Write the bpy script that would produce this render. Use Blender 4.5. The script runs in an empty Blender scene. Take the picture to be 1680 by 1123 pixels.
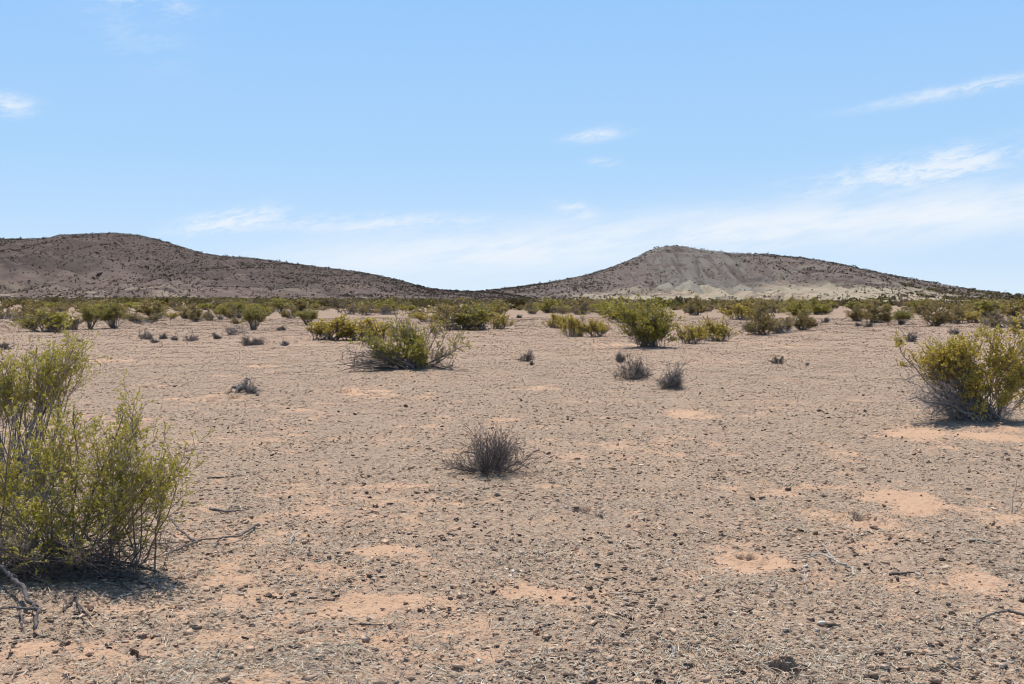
import bpy, math
import numpy as np
from mathutils import Vector

C = bpy.context.scene.collection
F = 1800.0            # focal length in photo pixels (photo 1680 x 1123)
PITCH = math.atan((561.5 - 497.0) / F)
EYE = 1.6
RNG = np.random.default_rng(11)

# ------------------------------------------------------------------ noise
def _h(ix, iy, seed):
    n = (ix.astype(np.int64) * 374761393 + iy.astype(np.int64) * 668265263 + seed * 1442695041) & 0xFFFFFFFF
    n = ((n ^ (n >> 13)) * 1274126177) & 0xFFFFFFFF
    n = ((n ^ (n >> 15)) * 2246822519) & 0xFFFFFFFF
    return (n ^ (n >> 16)) & 0xFFFF

def perlin(x, y, seed=0):
    x = np.asarray(x, float); y = np.asarray(y, float)
    ix = np.floor(x); iy = np.floor(y); fx = x - ix; fy = y - iy
    u = fx * fx * fx * (fx * (fx * 6 - 15) + 10); v = fy * fy * fy * (fy * (fy * 6 - 15) + 10)
    def g(ax, ay):
        a = _h(ix + ax, iy + ay, seed) * (2 * math.pi / 65536.0)
        return np.cos(a) * (fx - ax) + np.sin(a) * (fy - ay)
    a = g(0, 0); b = g(1, 0); c = g(0, 1); d = g(1, 1)
    return ((a + (b - a) * u) + ((c + (d - c) * u) - (a + (b - a) * u)) * v) * 1.5

def fbm(x, y, octs=4, seed=0, gain=0.5):
    s = 0; a = 1.0; t = 0
    for k in range(octs):
        s = s + a * perlin(x * 2 ** k + 17.3 * k, y * 2 ** k - 9.1 * k, seed + k); t += a; a *= gain
    return s / t

def sstep(a, b, x):
    t = np.clip((np.asarray(x, float) - a) / (b - a), 0, 1); return t * t * (3 - 2 * t)

# ------------------------------------------------------------------ terrain
MOUNDS = []      # (x, y, radius, height)
HOLES = []       # (x, y, rx, ry, depth)
PATCHES = []     # (x, y, rx, ry) bare sand
WASH = []        # low pale tracks

def ground_low(x, y):
    x = np.asarray(x, float); y = np.asarray(y, float)
    z = 0.7 * sstep(22, 130, y)
    amp = 0.03 + 0.13 * sstep(25, 90, np.hypot(x, y)) + 0.25 * sstep(140, 500, np.hypot(x, y))
    z = z + amp * fbm(x / 11.0, y / 11.0, 3, 3)
    far = np.hypot(x, y)
    z = z + 1.2 * sstep(300, 1500, far) * fbm(x / 240.0, y / 240.0, 2, 71)
    # the plain swells towards the foot of the left hill
    z = z + 1.6 * sstep(110, 420, y) * sstep(150, -160, x)
    return z

def ground_z(x, y, micro=True):
    x = np.asarray(x, float); y = np.asarray(y, float)
    z = ground_low(x, y)
    if micro:
        d = np.hypot(x, y)
        k = 1 - sstep(60, 120, d)
        z = z + k * (0.024 * fbm(x / 1.3, y / 1.3, 3, 21) + 0.017 * fbm(x / 0.33, y / 0.33, 2, 5)
                     + 0.011 * fbm(x / 0.09, y / 0.09, 2, 8))
        m_ = np.nonzero((d < 24).ravel())[0]
        if len(m_):
            zf = np.atleast_1d(z).ravel().copy(); xf = np.atleast_1d(x).ravel()[m_]; yf = np.atleast_1d(y).ravel()[m_]; df = np.atleast_1d(d).ravel()[m_]
            w1 = np.clip(0.5 + 1.4 * fbm(xf / 0.8, yf / 0.8, 2, 301), 0.1, 1.3)
            zf[m_] += w1 * (0.020 * np.abs(perlin(xf / 0.11, yf / 0.11, 303)) * (1 - sstep(14, 24, df)) + 0.015 * np.abs(perlin(xf / 0.045, yf / 0.05, 305)) * (1 - sstep(8, 13, df)))
            z = zf.reshape(z.shape)
    shp = z.shape; z = np.atleast_1d(z).ravel().copy(); x = np.atleast_1d(x).ravel(); y = np.atleast_1d(y).ravel()
    for (mx, my, r, h) in MOUNDS:
        k = np.nonzero((np.abs(x - mx) < 3 * r) & (np.abs(y - my) < 3 * r))[0]
        if len(k): z[k] += h * np.exp(-((x[k] - mx) ** 2 + (y[k] - my) ** 2) / (r * r))
    for (hx, hy, rx, ry, dp) in HOLES:
        k = np.nonzero((np.abs(x - hx) < 4 * rx) & (np.abs(y - hy) < 4 * ry))[0]
        if not len(k): continue
        qx = (x[k] - hx) / rx; qy = (y[k] - hy) / (ry * 0.8)
        wb = 0.55 * fbm(x[k] / 0.07, y[k] / 0.07, 3, 33)
        qn = np.where(qy < 0, qy * 0.5, qy)                       # dug from the near side: gentle ramp, steep far wall
        q = np.sqrt(qx * qx + qn * qn) + wb
        prof = np.where(qy < 0, np.clip(1.05 - q, 0, 1) ** 1.3, 1 - sstep(0.72, 1.0, q)) * (1 - sstep(0.7, 1.0, np.abs(qx) + wb))
        z[k] += -dp * prof + min(0.2 * dp, 0.025) * np.exp(-((q - 1.5) / 0.4) ** 2)
    return z.reshape(shp)

def ray(px, py):
    a = (px - 840.0) / F; b = -(py - 561.5) / F
    c, s = math.cos(PITCH), math.sin(PITCH)
    return np.array([a, c + b * s, -s + b * c])

CAMZ = EYE
_T = np.geomspace(2.0, 3000.0, 900)
def at(px, py):
    """ground point seen at a photo pixel"""
    d = ray(px, py); t = _T
    for _ in range(2):
        h = d[2] * t + CAMZ - ground_low(d[0] * t, d[1] * t)
        below = np.nonzero(h < 0)[0]
        if not len(below): return d[0] * 600, d[1] * 600
        k = max(int(below[0]), 1); t = np.linspace(t[k - 1], t[k], 60)
    return d[0] * t[30], d[1] * t[30]

def pxm(y):      # photo pixels per metre at forward distance y
    return F / y

# ------------------------------------------------------------------ materials
def mat(name):
    m = bpy.data.materials.new(name); m.use_nodes = True
    nt = m.node_tree; b = nt.nodes['Principled BSDF']
    return m, nt, b

def N(nt, typ, **kw):
    n = nt.nodes.new(typ)
    for k, v in kw.items():
        if k in ('data_type', 'blend_type', 'operation', 'attribute_name', 'noise_dimensions', 'feature', 'sky_type', 'clamp'):
            setattr(n, k, v)
        else:
            n.inputs[k].default_value = v
    return n

def mixc(nt, fac, a, b, blend='MIX'):
    n = nt.nodes.new('ShaderNodeMix'); n.data_type = 'RGBA'; n.blend_type = blend
    for sock, v in ((n.inputs[0], fac), (n.inputs[6], a), (n.inputs[7], b)):
        if hasattr(v, 'is_linked') or hasattr(v, 'node'): nt.links.new(v, sock)
        elif isinstance(v, (int, float)): sock.default_value = v
        else: sock.default_value = (*v, 1)
    return n.outputs[2]

def math_(nt, op, a, b=None, c=None, clamp=False):
    n = nt.nodes.new('ShaderNodeMath'); n.operation = op; n.use_clamp = clamp
    for i, v in enumerate((a, b, c)):
        if v is None: continue
        if isinstance(v, (int, float)): n.inputs[i].default_value = v
        else: nt.links.new(v, n.inputs[i])
    return n.outputs[0]

def ramp(nt, fac, a, b):
    n = nt.nodes.new('ShaderNodeMapRange'); n.interpolation_type = 'SMOOTHSTEP'
    nt.links.new(fac, n.inputs[0]); n.inputs[1].default_value = a; n.inputs[2].default_value = b
    return n.outputs[0]

def attr(nt, name):
    n = nt.nodes.new('ShaderNodeAttribute'); n.attribute_name = name; return n

def noise(nt, scale, detail=3, rough=0.55, vec=None):
    n = nt.nodes.new('ShaderNodeTexNoise'); n.inputs['Scale'].default_value = scale
    n.inputs['Detail'].default_value = detail; n.inputs['Roughness'].default_value = rough
    if vec is not None: nt.links.new(vec, n.inputs['Vector'])
    return n.outputs['Fac']

def objcoord(nt):
    return nt.nodes.new('ShaderNodeTexCoord').outputs['Object']

def make_ground_mat():
    m, nt, b = mat('desert_soil')
    co = objcoord(nt)
    sand = attr(nt, 'sand').outputs['Fac']
    n1 = noise(nt, 26, 4, 0.7, co); n2 = noise(nt, 90, 3, 0.7, co); n3 = noise(nt, 3.2, 4, 0.6, co); n4 = noise(nt, 240, 2, 0.7, co)
    n5 = noise(nt, 0.35, 3, 0.55, co)
    sandc = mixc(nt, n3, (0.52, 0.32, 0.195), (0.58, 0.385, 0.255))
    sandc = mixc(nt, math_(nt, 'MULTIPLY', ramp(nt, n2, 0.45, 0.7), 0.45), sandc, (0.63, 0.46, 0.34))
    lit = mixc(nt, ramp(nt, n1, 0.35, 0.65), (0.315, 0.222, 0.152), (0.55, 0.395, 0.277))
    lit = mixc(nt, math_(nt, 'MULTIPLY', ramp(nt, n4, 0.48, 0.66), 0.7), lit, (0.17, 0.130, 0.105))
    lit = mixc(nt, math_(nt, 'MULTIPLY', ramp(nt, n5, 0.4, 0.65), 0.3), lit, (0.34, 0.26, 0.195))
    sf = math_(nt, 'ADD', sand, math_(nt, 'MULTIPLY', math_(nt, 'SUBTRACT', n1, 0.5), 0.9))
    col = mixc(nt, ramp(nt, sf, 0.30, 0.62), lit, sandc)
    vor = nt.nodes.new('ShaderNodeTexVoronoi'); vor.inputs['Scale'].default_value = 30; nt.links.new(co, vor.inputs['Vector'])
    peb = math_(nt, 'SUBTRACT', 1.0, ramp(nt, vor.outputs['Distance'], 0.18, 0.30))
    pick = nt.nodes.new('ShaderNodeSeparateColor'); nt.links.new(vor.outputs['Color'], pick.inputs[0])
    sel = ramp(nt, pick.outputs[0], 0.62, 0.68)
    pf = math_(nt, 'MULTIPLY', math_(nt, 'MULTIPLY', peb, sel), math_(nt, 'SUBTRACT', 1.0, math_(nt, 'MULTIPLY', sand, 0.9)), clamp=True)
    pcol = mixc(nt, pick.outputs[1], (0.10, 0.075, 0.065), (0.33, 0.25, 0.21))
    col = mixc(nt, math_(nt, 'MULTIPLY', pf, 0.85), col, pcol)
    col = mixc(nt, attr(nt, 'stony').outputs['Fac'], col, (0.26, 0.185, 0.132))
    nt.links.new(col, b.inputs['Base Color'])
    b.inputs['Roughness'].default_value = 0.95; b.inputs['Specular IOR Level'].default_value = 0.1
    hgt = math_(nt, 'ADD', math_(nt, 'MULTIPLY', n1, 0.6), math_(nt, 'ADD', math_(nt, 'MULTIPLY', n2, 0.3), math_(nt, 'MULTIPLY', pf, 0.5)))
    bp = nt.nodes.new('ShaderNodeBump'); bp.inputs['Strength'].default_value = 1.0; bp.inputs['Distance'].default_value = 0.034
    nt.links.new(hgt, bp.inputs['Height']); nt.links.new(bp.outputs[0], b.inputs['Normal'])
    return m

def make_col_mat(name, rough=0.9, spec=0.15, nscale=0, namt=0.0, transl=0.0, bump=0.0):
    m, nt, b = mat(name)
    col = attr(nt, 'Col').outputs['Color']
    if nscale:
        n = noise(nt, nscale, 4, 0.65, objcoord(nt))
        col = mixc(nt, ramp(nt, n, 0.3, 0.7), mixc(nt, namt, col, (0.02, 0.017, 0.015)), col)
        if bump:
            bp = nt.nodes.new('ShaderNodeBump'); bp.inputs['Strength'].default_value = 0.8; bp.inputs['Distance'].default_value = bump
            nt.links.new(n, bp.inputs['Height']); nt.links.new(bp.outputs[0], b.inputs['Normal'])
    nt.links.new(col, b.inputs['Base Color'])
    b.inputs['Roughness'].default_value = rough; b.inputs['Specular IOR Level'].default_value = spec
    if transl:
        t = nt.nodes.new('ShaderNodeBsdfTranslucent'); nt.links.new(col, t.inputs[0])
        mx = nt.nodes.new('ShaderNodeMixShader'); mx.inputs[0].default_value = transl
        nt.links.new(b.outputs[0], mx.inputs[1]); nt.links.new(t.outputs[0], mx.inputs[2])
        nt.links.new(mx.outputs[0], nt.nodes['Material Output'].inputs[0])
    return m

def make_stone_mat():
    m, nt, b = mat('weathered_stone')
    oi = nt.nodes.new('ShaderNodeObjectInfo')
    n = noise(nt, 14, 5, 0.65, objcoord(nt))
    base = mixc(nt, oi.outputs['Random'], (0.085, 0.052, 0.038), (0.23, 0.15, 0.11))
    base = mixc(nt, 1.0, base, oi.outputs['Color'], 'MULTIPLY')
    col = mixc(nt, ramp(nt, n, 0.3, 0.7), mixc(nt, 0.5, base, (0.03, 0.02, 0.018)), base)
    nt.links.new(col, b.inputs['Base Color']); b.inputs['Roughness'].default_value = 0.85
    b.inputs['Specular IOR Level'].default_value = 0.25
    bp = nt.nodes.new('ShaderNodeBump'); bp.inputs['Strength'].default_value = 0.6; bp.inputs['Distance'].default_value = 0.05
    nt.links.new(n, bp.inputs['Height']); nt.links.new(bp.outputs[0], b.inputs['Normal'])
    return m

M_GROUND = make_ground_mat()
M_GRAVEL = make_col_mat('gravel_mix', 0.9, 0.15, 60, 0.25)
M_LITTER = make_col_mat('dry_straw', 0.8, 0.2)
M_LEAF = make_col_mat('creosote_leaf', 0.42, 0.45, transl=0.5)
M_BARK = make_col_mat('grey_bark', 0.85, 0.2, 45, 0.45)
M_HILL = make_col_mat('hill_soil', 0.95, 0.08, 0.35, 0.22, bump=0.5)
M_SCRUB = make_col_mat('far_scrub', 0.8, 0.1, transl=0.2)
M_STONE = make_stone_mat()

# ------------------------------------------------------------------ mesh building
def build_mesh(name, V, faces_list, material, cols=None, smooth=False, attrs=None):
    """faces_list: list of (n x k) int arrays"""
    me = bpy.data.meshes.new(name)
    V = np.ascontiguousarray(V, dtype=np.float32)
    me.vertices.add(len(V)); me.vertices.foreach_set('co', V.ravel())
    li = np.concatenate([f.ravel() for f in faces_list]).astype(np.int32)
    ls = []; pos = 0
    for f in faces_list:
        n, k = f.shape; ls.append(pos + np.arange(n) * k); pos += n * k
    ls = np.concatenate(ls).astype(np.int32)
    me.loops.add(len(li)); me.loops.foreach_set('vertex_index', li)
    me.polygons.add(len(ls)); me.polygons.foreach_set('loop_start', ls)
    if smooth: me.polygons.foreach_set('use_smooth', np.ones(len(ls), dtype=bool))
    me.update(calc_edges=True)
    if cols is not None:
        a = me.color_attributes.new('Col', 'FLOAT_COLOR', 'POINT')
        c4 = np.ones((len(V), 4), dtype=np.float32); c4[:, :3] = cols
        a.data.foreach_set('color', c4.ravel())
    for k, v in (attrs or {}).items():
        a = me.attributes.new(k, 'FLOAT', 'POINT'); a.data.foreach_set('value', np.asarray(v, dtype=np.float32))
    me.materials.append(material)
    me.validate()
    return me

def link(name, me, parent=None, loc=None):
    o = bpy.data.objects.new(name, me); C.objects.link(o)
    if parent is not None: o.parent = parent
    if loc is not None: o.location = loc
    return o

def tag(o, label=None, cat=None, group=None, kind=None):
    if label: o['label'] = label
    if cat: o['category'] = cat
    if group: o['group'] = group
    if kind: o['kind'] = kind
    return o

def empty(name, loc, rz=0, scale=(1, 1, 1)):
    o = bpy.data.objects.new(name, None); C.objects.link(o); o.empty_display_size = 0.1
    o.location = loc; o.rotation_euler = (0, 0, rz); o.scale = scale; return o

def unit(v):
    return v / np.maximum(np.linalg.norm(v, axis=-1, keepdims=True), 1e-9)

def tubes(P, R, sides=3):
    """P (n,k,3), R (n,k) -> V, F of open tubes pinched at the tips"""
    n, k, _ = P.shape
    T = np.empty_like(P); T[:, 1:-1] = P[:, 2:] - P[:, :-2]; T[:, 0] = P[:, 1] - P[:, 0]; T[:, -1] = P[:, -1] - P[:, -2]
    T = unit(T)
    ref = np.where(np.abs(T[..., 2:3]) < 0.9, np.array([0, 0, 1.0]), np.array([1.0, 0, 0]))
    A = unit(np.cross(T, ref)); B = np.cross(T, A)
    ang = np.arange(sides) * 2 * math.pi / sides
    V = P[:, :, None, :] + R[:, :, None, None] * (np.cos(ang)[None, None, :, None] * A[:, :, None, :] + np.sin(ang)[None, None, :, None] * B[:, :, None, :])
    idx = np.arange(n * k * sides).reshape(n, k, sides)
    a = idx[:, :-1, :]; b = np.roll(a, -1, axis=2); d = idx[:, 1:, :]; c = np.roll(d, -1, axis=2)
    Fq = np.stack([a, b, c, d], axis=-1).reshape(-1, 4)
    return V.reshape(-1, 3), Fq

def merge(parts):
    """parts: list of (V, F, col(3,) or (nV,3)) of one face size"""
    Vs, Fs, Cs, off = [], [], [], 0
    for V, Fc, col in parts:
        Vs.append(V); Fs.append(Fc + off); off += len(V)
        col = np.asarray(col, float); Cs.append(np.broadcast_to(col, (len(V), 3)))
    return np.concatenate(Vs), np.concatenate(Fs), np.concatenate(Cs)

# ------------------------------------------------------------------ plants
def wiggle(rng, P, amt):
    n, k, _ = P.shape
    w = np.cumsum(rng.normal(0, 1, (n, k, 3)), axis=1) * amt[:, None, None] / math.sqrt(k)
    w[:, 0] = 0
    return P + w

def interp(P, t):
    """P (n,k,3), t (n,m) in 0..1 -> points, tangents (n,m,3)"""
    n, k, _ = P.shape
    u = t * (k - 1); i = np.clip(np.floor(u).astype(int), 0, k - 2); f = (u - i)[..., None]
    r = np.arange(n)[:, None]
    a = P[r, i]; b = P[r, i + 1]
    return a + (b - a) * f, unit(b - a)

def gen_plant(seed, lobes, n_stems=40, base_r=0.12, sec=7, twig=5, leaves=14, leaf=0.012, stem_r=0.008,
              sec_len=(0.14, 0.32), twig_len=(0.05, 0.13), bare=0.0, leaf_cols=((0.16, 0.165, 0.03), (0.25, 0.24, 0.06)),
              bark=(0.17, 0.145, 0.13), puffs=0.0, droop=0.0, tmin=0.35, wig=0.035, up=0.22, base_xy=(1, 1), rust=0.0,
              bark_min=0.0012):
    """lobes: (cx, cy, cz, rx, ry, rz, weight, leafy). Returns (stem V,F,C), (leaf V,F,C)"""
    rng = np.random.default_rng(seed)
    L = np.array(lobes, float)
    w = L[:, 6] / L[:, 6].sum(); li = rng.choice(len(L), n_stems, p=w)
    u = unit(rng.normal(size=(n_stems, 3))) * rng.random((n_stems, 1)) ** 0.4
    tgt = L[li, :3] + L[li, 3:6] * u
    tgt[:, 2] = np.maximum(tgt[:, 2], 0.03)
    ang = rng.random(n_stems) * 2 * math.pi; rr = base_r * np.sqrt(rng.random(n_stems))
    base = np.stack([rr * np.cos(ang) * base_xy[0], rr * np.sin(ang) * base_xy[1], np.full(n_stems, -0.03)], 1)
    base[:, :2] += tgt[:, :2] * 0.22 * rng.random((n_stems, 1))
    d = tgt - base; ln = np.linalg.norm(d, axis=1)
    ctrl = base + d * 0.5; ctrl[:, 2] += ln * rng.uniform(-0.10, 0.12, n_stems) + droop * ln
    k = 9; t = np.linspace(0, 1, k)[None, :, None]
    S = (1 - t) ** 2 * base[:, None] + 2 * t * (1 - t) * ctrl[:, None] + t * t * tgt[:, None]
    S = wiggle(rng, S, ln * wig)
    R = (stem_r * rng.uniform(0.5, 1.15, n_stems) * np.clip(ln / np.median(ln), 0.5, 1.5))[:, None] * np.linspace(1, 0.3, k)[None]
    bcol = np.array(bark)
    parts = []
    def add(P, Rr, shade, sides=3):
        V, Fq = tubes(P, np.maximum(Rr, bark_min * 0.6), sides)
        nv = P.shape[1] * sides
        g = np.repeat(rng.normal(1, 0.22, len(P)) * shade, nv)[:, None]
        parts.append((V, Fq, np.clip(bcol * g, 0.01, 0.6)))
    add(S, R, 1.0, 5 if stem_r > 0.006 else 3)
    bare_s = rng.random(n_stems) < bare
    leafy_s = np.where(bare_s, 0.0, L[li, 7])
    # secondary branches
    ts = tmin + (0.98 - tmin) * rng.random((n_stems, sec))
    p, tg = interp(S, ts)
    p = p.reshape(-1, 3); tg = tg.reshape(-1, 3); lns = np.repeat(ln, sec); m = len(p)
    dr = unit(tg * 0.75 + unit(rng.normal(size=(m, 3))) * 0.75 + np.array([0, 0, up]))
    l2 = lns * rng.uniform(*sec_len, m)
    k2 = 5; q = np.linspace(0, 1, k2)[None, :, None]
    B = p[:, None] + dr[:, None] * (q * l2[:, None, None]) + np.array([0, 0, 1.0]) * (q ** 2 * (l2 * (0.12 if droop <= 0 else -0.15))[:, None, None])
    B = wiggle(rng, B, l2 * wig * 1.8)
    add(B, (stem_r * 0.32 * rng.uniform(0.6, 1.2, m))[:, None] * np.linspace(1, 0.45, k2)[None], 0.95)
    leafy_b = np.repeat(leafy_s, sec)
    # twigs
    tt = 0.2 + 0.8 * rng.random((m, twig))
    p, tg = interp(B, tt); p = p.reshape(-1, 3); tg = tg.reshape(-1, 3); m3 = len(p)
    dr = unit(tg * 0.6 + unit(rng.normal(size=(m3, 3))) * 0.8 + np.array([0, 0, up * 1.3]))
    l3 = rng.uniform(*twig_len, m3)
    q = np.linspace(0, 1, 3)[None, :, None]
    W = p[:, None] + dr[:, None] * (q * l3[:, None, None])
    W = wiggle(rng, W, l3 * 0.07)
    add(W, np.full((m3, 3), bark_min) * np.array([1.0, 0.9, 0.6])[None], 0.9)
    V, Fq, Cc = merge(parts)
    V[:, 2] = np.where(V[:, 2] < 0.004, np.maximum(V[:, 2], -0.04), V[:, 2])
    stem = (V, Fq, Cc)
    if leaves <= 0 or not (leafy_s > 0).any(): return stem, None
    keep = rng.random(m3) < np.repeat(leafy_b, twig)
    W = W[keep]; m4 = len(W)
    tl = 0.08 + 0.95 * rng.random((m4, leaves)) ** 0.55
    p, tg = interp(W, np.clip(tl, 0, 1)); gcol = np.repeat(np.clip(0.65 * np.repeat(rng.random(m), twig)[keep] + 0.35 * rng.random(m4), 0, 1), leaves)
    p = p.reshape(-1, 3); tg = tg.reshape(-1, 3); n = len(p)
    ax = unit(tg * 0.5 + unit(rng.normal(size=(n, 3))) * 0.9 + np.array([0, 0, 0.25]))
    sd = unit(np.cross(ax, unit(rng.normal(size=(n, 3)))))
    ll = (leaf * rng.uniform(0.65, 1.3, n))[:, None]; ww = ll * 0.30
    a = p; b_ = p + ax * ll * 0.5 + sd * ww; c_ = p + ax * ll; d_ = p + ax * ll * 0.5 - sd * ww
    LV = np.stack([a, b_, c_, d_], 1).reshape(-1, 3)
    LF = np.arange(n * 4).reshape(n, 4)
    c0, c1 = np.array(leaf_cols[0]), np.array(leaf_cols[1])
    f = np.clip(0.6 * gcol + 0.4 * rng.random(n), 0, 1)[:, None]
    col = c0 + (c1 - c0) * f
    if rust:
        hit = rng.random(n) < rust * (0.3 + 1.4 * gcol); col[hit] = col[hit] * 0.25 + np.array([0.25, 0.13, 0.035]) * 0.75
    if puffs:
        hit = rng.random(n) < puffs; col[hit] = np.array([0.55, 0.55, 0.46])
    return stem, (LV, LF, np.repeat(col, 4, axis=0))

PLANT_PARTS = []
def plant_object(name, gen, loc, rz, label, cat, group=None, scale=(1, 1, 1)):
    stem, fol = gen
    if fol is None:
        me = build_mesh(name, stem[0], [stem[1]], M_BARK, stem[2], smooth=True)
        o = link(name, me, None, loc); o.rotation_euler = (0, 0, rz); o.scale = scale
        return tag(o, label, cat, group)
    e = empty(name, loc, rz, scale)
    link('stem', build_mesh('stem', stem[0], [stem[1]], M_BARK, stem[2], smooth=True), e)
    link('foliage', build_mesh('foliage', fol[0], [fol[1]], M_LEAF, fol[2]), e)
    return tag(e, label, cat, group)

def copy_plant(src, loc, rz, scale, label, group):
    c = src.copy(); C.objects.link(c); c.location = loc; c.rotation_euler = (0, 0, rz); c.scale = scale
    for ch in src.children:
        k = ch.copy(); C.objects.link(k); k.parent = c
    c['label'] = label
    if group: c['group'] = group
    return c

def ground_loc(x, y, sink=0.0):
    return (x, y, float(ground_z(x, y)) - sink)

def px_lobes(bx, by, dist, items, depth=0.35):
    """lobes measured in photo pixels around a base pixel -> metres"""
    s = F / dist; out = []
    for it in items:
        cx, cy, rx, ry, w, lf = it[:6]; dy = it[6] if len(it) > 6 else 0.0
        out.append(((cx - bx) / s, dy, (by - cy) / s, rx / s, max(depth * rx / s * 2, 0.15), ry / s, w, lf))
    return out

OLIVE = ((0.35, 0.305, 0.033), (0.63, 0.55, 0.095))
DUSKY = ((0.24, 0.21, 0.04), (0.40, 0.34, 0.085))
GREEN = ((0.29, 0.255, 0.035), (0.50, 0.43, 0.08))
YELLOW = ((0.48, 0.38, 0.05), (0.66, 0.53, 0.12))
DULL = ((0.25, 0.19, 0.055), (0.40, 0.31, 0.10))

# ---- pixel placed features (mounds, holes, sand) before anything samples the ground
HEROES = {'left': (120, 948), 'rear': (30, 800), 'right': (1612, 700), 'mid': (690, 612), 'centre': (1068, 575)}
for key, (r, h) in {'left': (0.9, 0.05), 'right': (1.2, 0.09), 'mid': (1.3, 0.10), 'centre': (1.2, 0.12)}.items():
    x, y = at(*HEROES[key]); MOUNDS.append((x, y, r, h))
for px, py, r, h in ((812, 780, 0.45, 0.035), (1040, 622, 0.6, 0.05), (1101, 639, 0.5, 0.05), (412, 650, 0.6, 0.05)):
    x, y = at(px, py); MOUNDS.append((x, y, r, h))
for px, py, w, d in ((1287, 1101, 27, 0.22), (1222, 914, 17, 0.17), (565, 643, 13, 0.26), (346, 660, 9, 0.24), (384, 655, 9, 0.24),
                     (1410, 853, 18, 0.10), (960, 840, 22, 0.09), (985, 846, 12, 0.08), (1385, 849, 10, 0.10), (1463, 884, 10, 0.07)):
    x, y = at(px, py); r = w / pxm(y)
    HOLES.append((x, y, r, r * (1.15 if py > 800 else 2.1), max(d * 1.4, 2.6 * r if d > 0.12 else 0)))
    PATCHES.append((x, y - 2.2 * r, 4.5 * r, 5 * r))
for px, py, w, h in ((1200, 805, 110, 20), (1478, 818, 62, 26), (1372, 850, 50, 16), (1580, 955, 150, 20), (1600, 1016, 110, 22),
                     (1180, 1103, 120, 26), (350, 935, 70, 18), (1400, 754, 50, 12), (600, 645, 70, 18), (270, 632, 55, 5),
                     (715, 650, 50, 7), (1130, 680, 55, 9), (1495, 713, 60, 8), (1640, 720, 70, 9), (60, 1068, 110, 22), (1180, 596, 70, 8),
                     (960, 849, 60, 16), (400, 648, 70, 14), (1290, 566, 50, 5), (1010, 566, 50, 5), (1260, 1010, 50, 16),
                     (640, 905, 60, 10), (620, 985, 90, 14), (900, 975, 110, 16), (330, 960, 90, 14), (760, 1075, 150, 18), (180, 592, 60, 4),
                     (120, 575, 50, 3), (430, 600, 60, 4), (880, 640, 50, 5), (1500, 675, 60, 7), (230, 690, 50, 10)):
    x, y = at(px, py); x2, y2 = at(px, py + h)
    PATCHES.append((x, y, w / pxm(y), max(abs(y - y2), 0.15)))

def sand_mask(x, y):
    x = np.asarray(x, float); y = np.asarray(y, float)
    n = fbm(x / 2.3, y / 2.3, 4, 40); f = fbm(x / 0.42, y / 0.42, 4, 50, 0.62)
    d = np.hypot(x, y)
    s = 0.27 + 0.42 * n + 0.62 * f - 0.12 * sstep(9, 24, d)
    wob = 0.45 * f + 0.7 * n + 0.65 * fbm(x / 0.9, y / 0.9, 2, 45)
    up = np.zeros_like(s)
    for (px_, py_, rx, ry) in PATCHES:
        q = np.sqrt(((x - px_) / rx) ** 2 + ((y - py_) / ry) ** 2) + wob
        up = np.maximum(up, 1 - sstep(0.1, 1.6, q))
    s = s + up * (0.30 + 0.5 * n + 0.3 * f)
    return np.clip(s, 0, 1)

# ------------------------------------------------------------------ ground sheet
def build_ground():
    pxs = np.linspace(EYE * 1097 / 4.0, EYE * 1097 / 70.0, 640)
    r = np.concatenate([np.linspace(0.2, 3.9, 40), EYE * 1097 / pxs, np.geomspace(72, 9000, 150)])
    a = np.concatenate([np.radians(np.linspace(-180, -42, 90, endpoint=False)), np.radians(np.linspace(-42, 42, 1900, endpoint=False)),
                        np.radians(np.linspace(42, 180, 90, endpoint=False))])
    Rr, A = np.meshgrid(r, a, indexing='ij')
    X = Rr * np.sin(A); Y = Rr * np.cos(A)
    Z = ground_z(X, Y); S = sand_mask(X, Y)
    nr, na = X.shape
    V = np.stack([X.ravel(), Y.ravel(), Z.ravel()], 1)
    V = np.vstack([V, [[0, 0, float(ground_z(0, 0))]]]); S = np.append(S.ravel(), 0.4)
    idx = np.arange(nr * na).reshape(nr, na)
    p = idx[:-1]; q = np.roll(p, -1, 1); s = idx[1:]; t = np.roll(s, -1, 1)
    Fq = np.stack([p, s, t, q], -1).reshape(-1, 4)
    Ft = np.stack([np.full(na, nr * na), idx[0], np.roll(idx[0], -1)], -1)
    me = build_mesh('ground', V, [Fq, Ft], M_GROUND, smooth=True, attrs={'sand': S, 'stony': np.append((0.6 * sstep(35, 110, Rr) * (0.75 + 0.5 * fbm(X / 9, Y / 9, 3, 151))).ravel(), 0)})
    o = link('ground', me); tag(o, 'pinkish sandy desert floor strewn with gravel and bare orange sand patches', 'ground', kind='structure')
build_ground()

# ------------------------------------------------------------------ gravel and litter (stuff)
def scatter(n, rmin, rmax, power, seed, half=43):
    rng = np.random.default_rng(seed)
    u = rng.random(n); e = 2 - power
    r = (rmin ** e + u * (rmax ** e - rmin ** e)) ** (1 / e) if abs(e) > 1e-3 else rmin * (rmax / rmin) ** u
    a = np.radians(rng.uniform(-half, half, n))
    return r * np.sin(a), r * np.cos(a), r, rng

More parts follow.
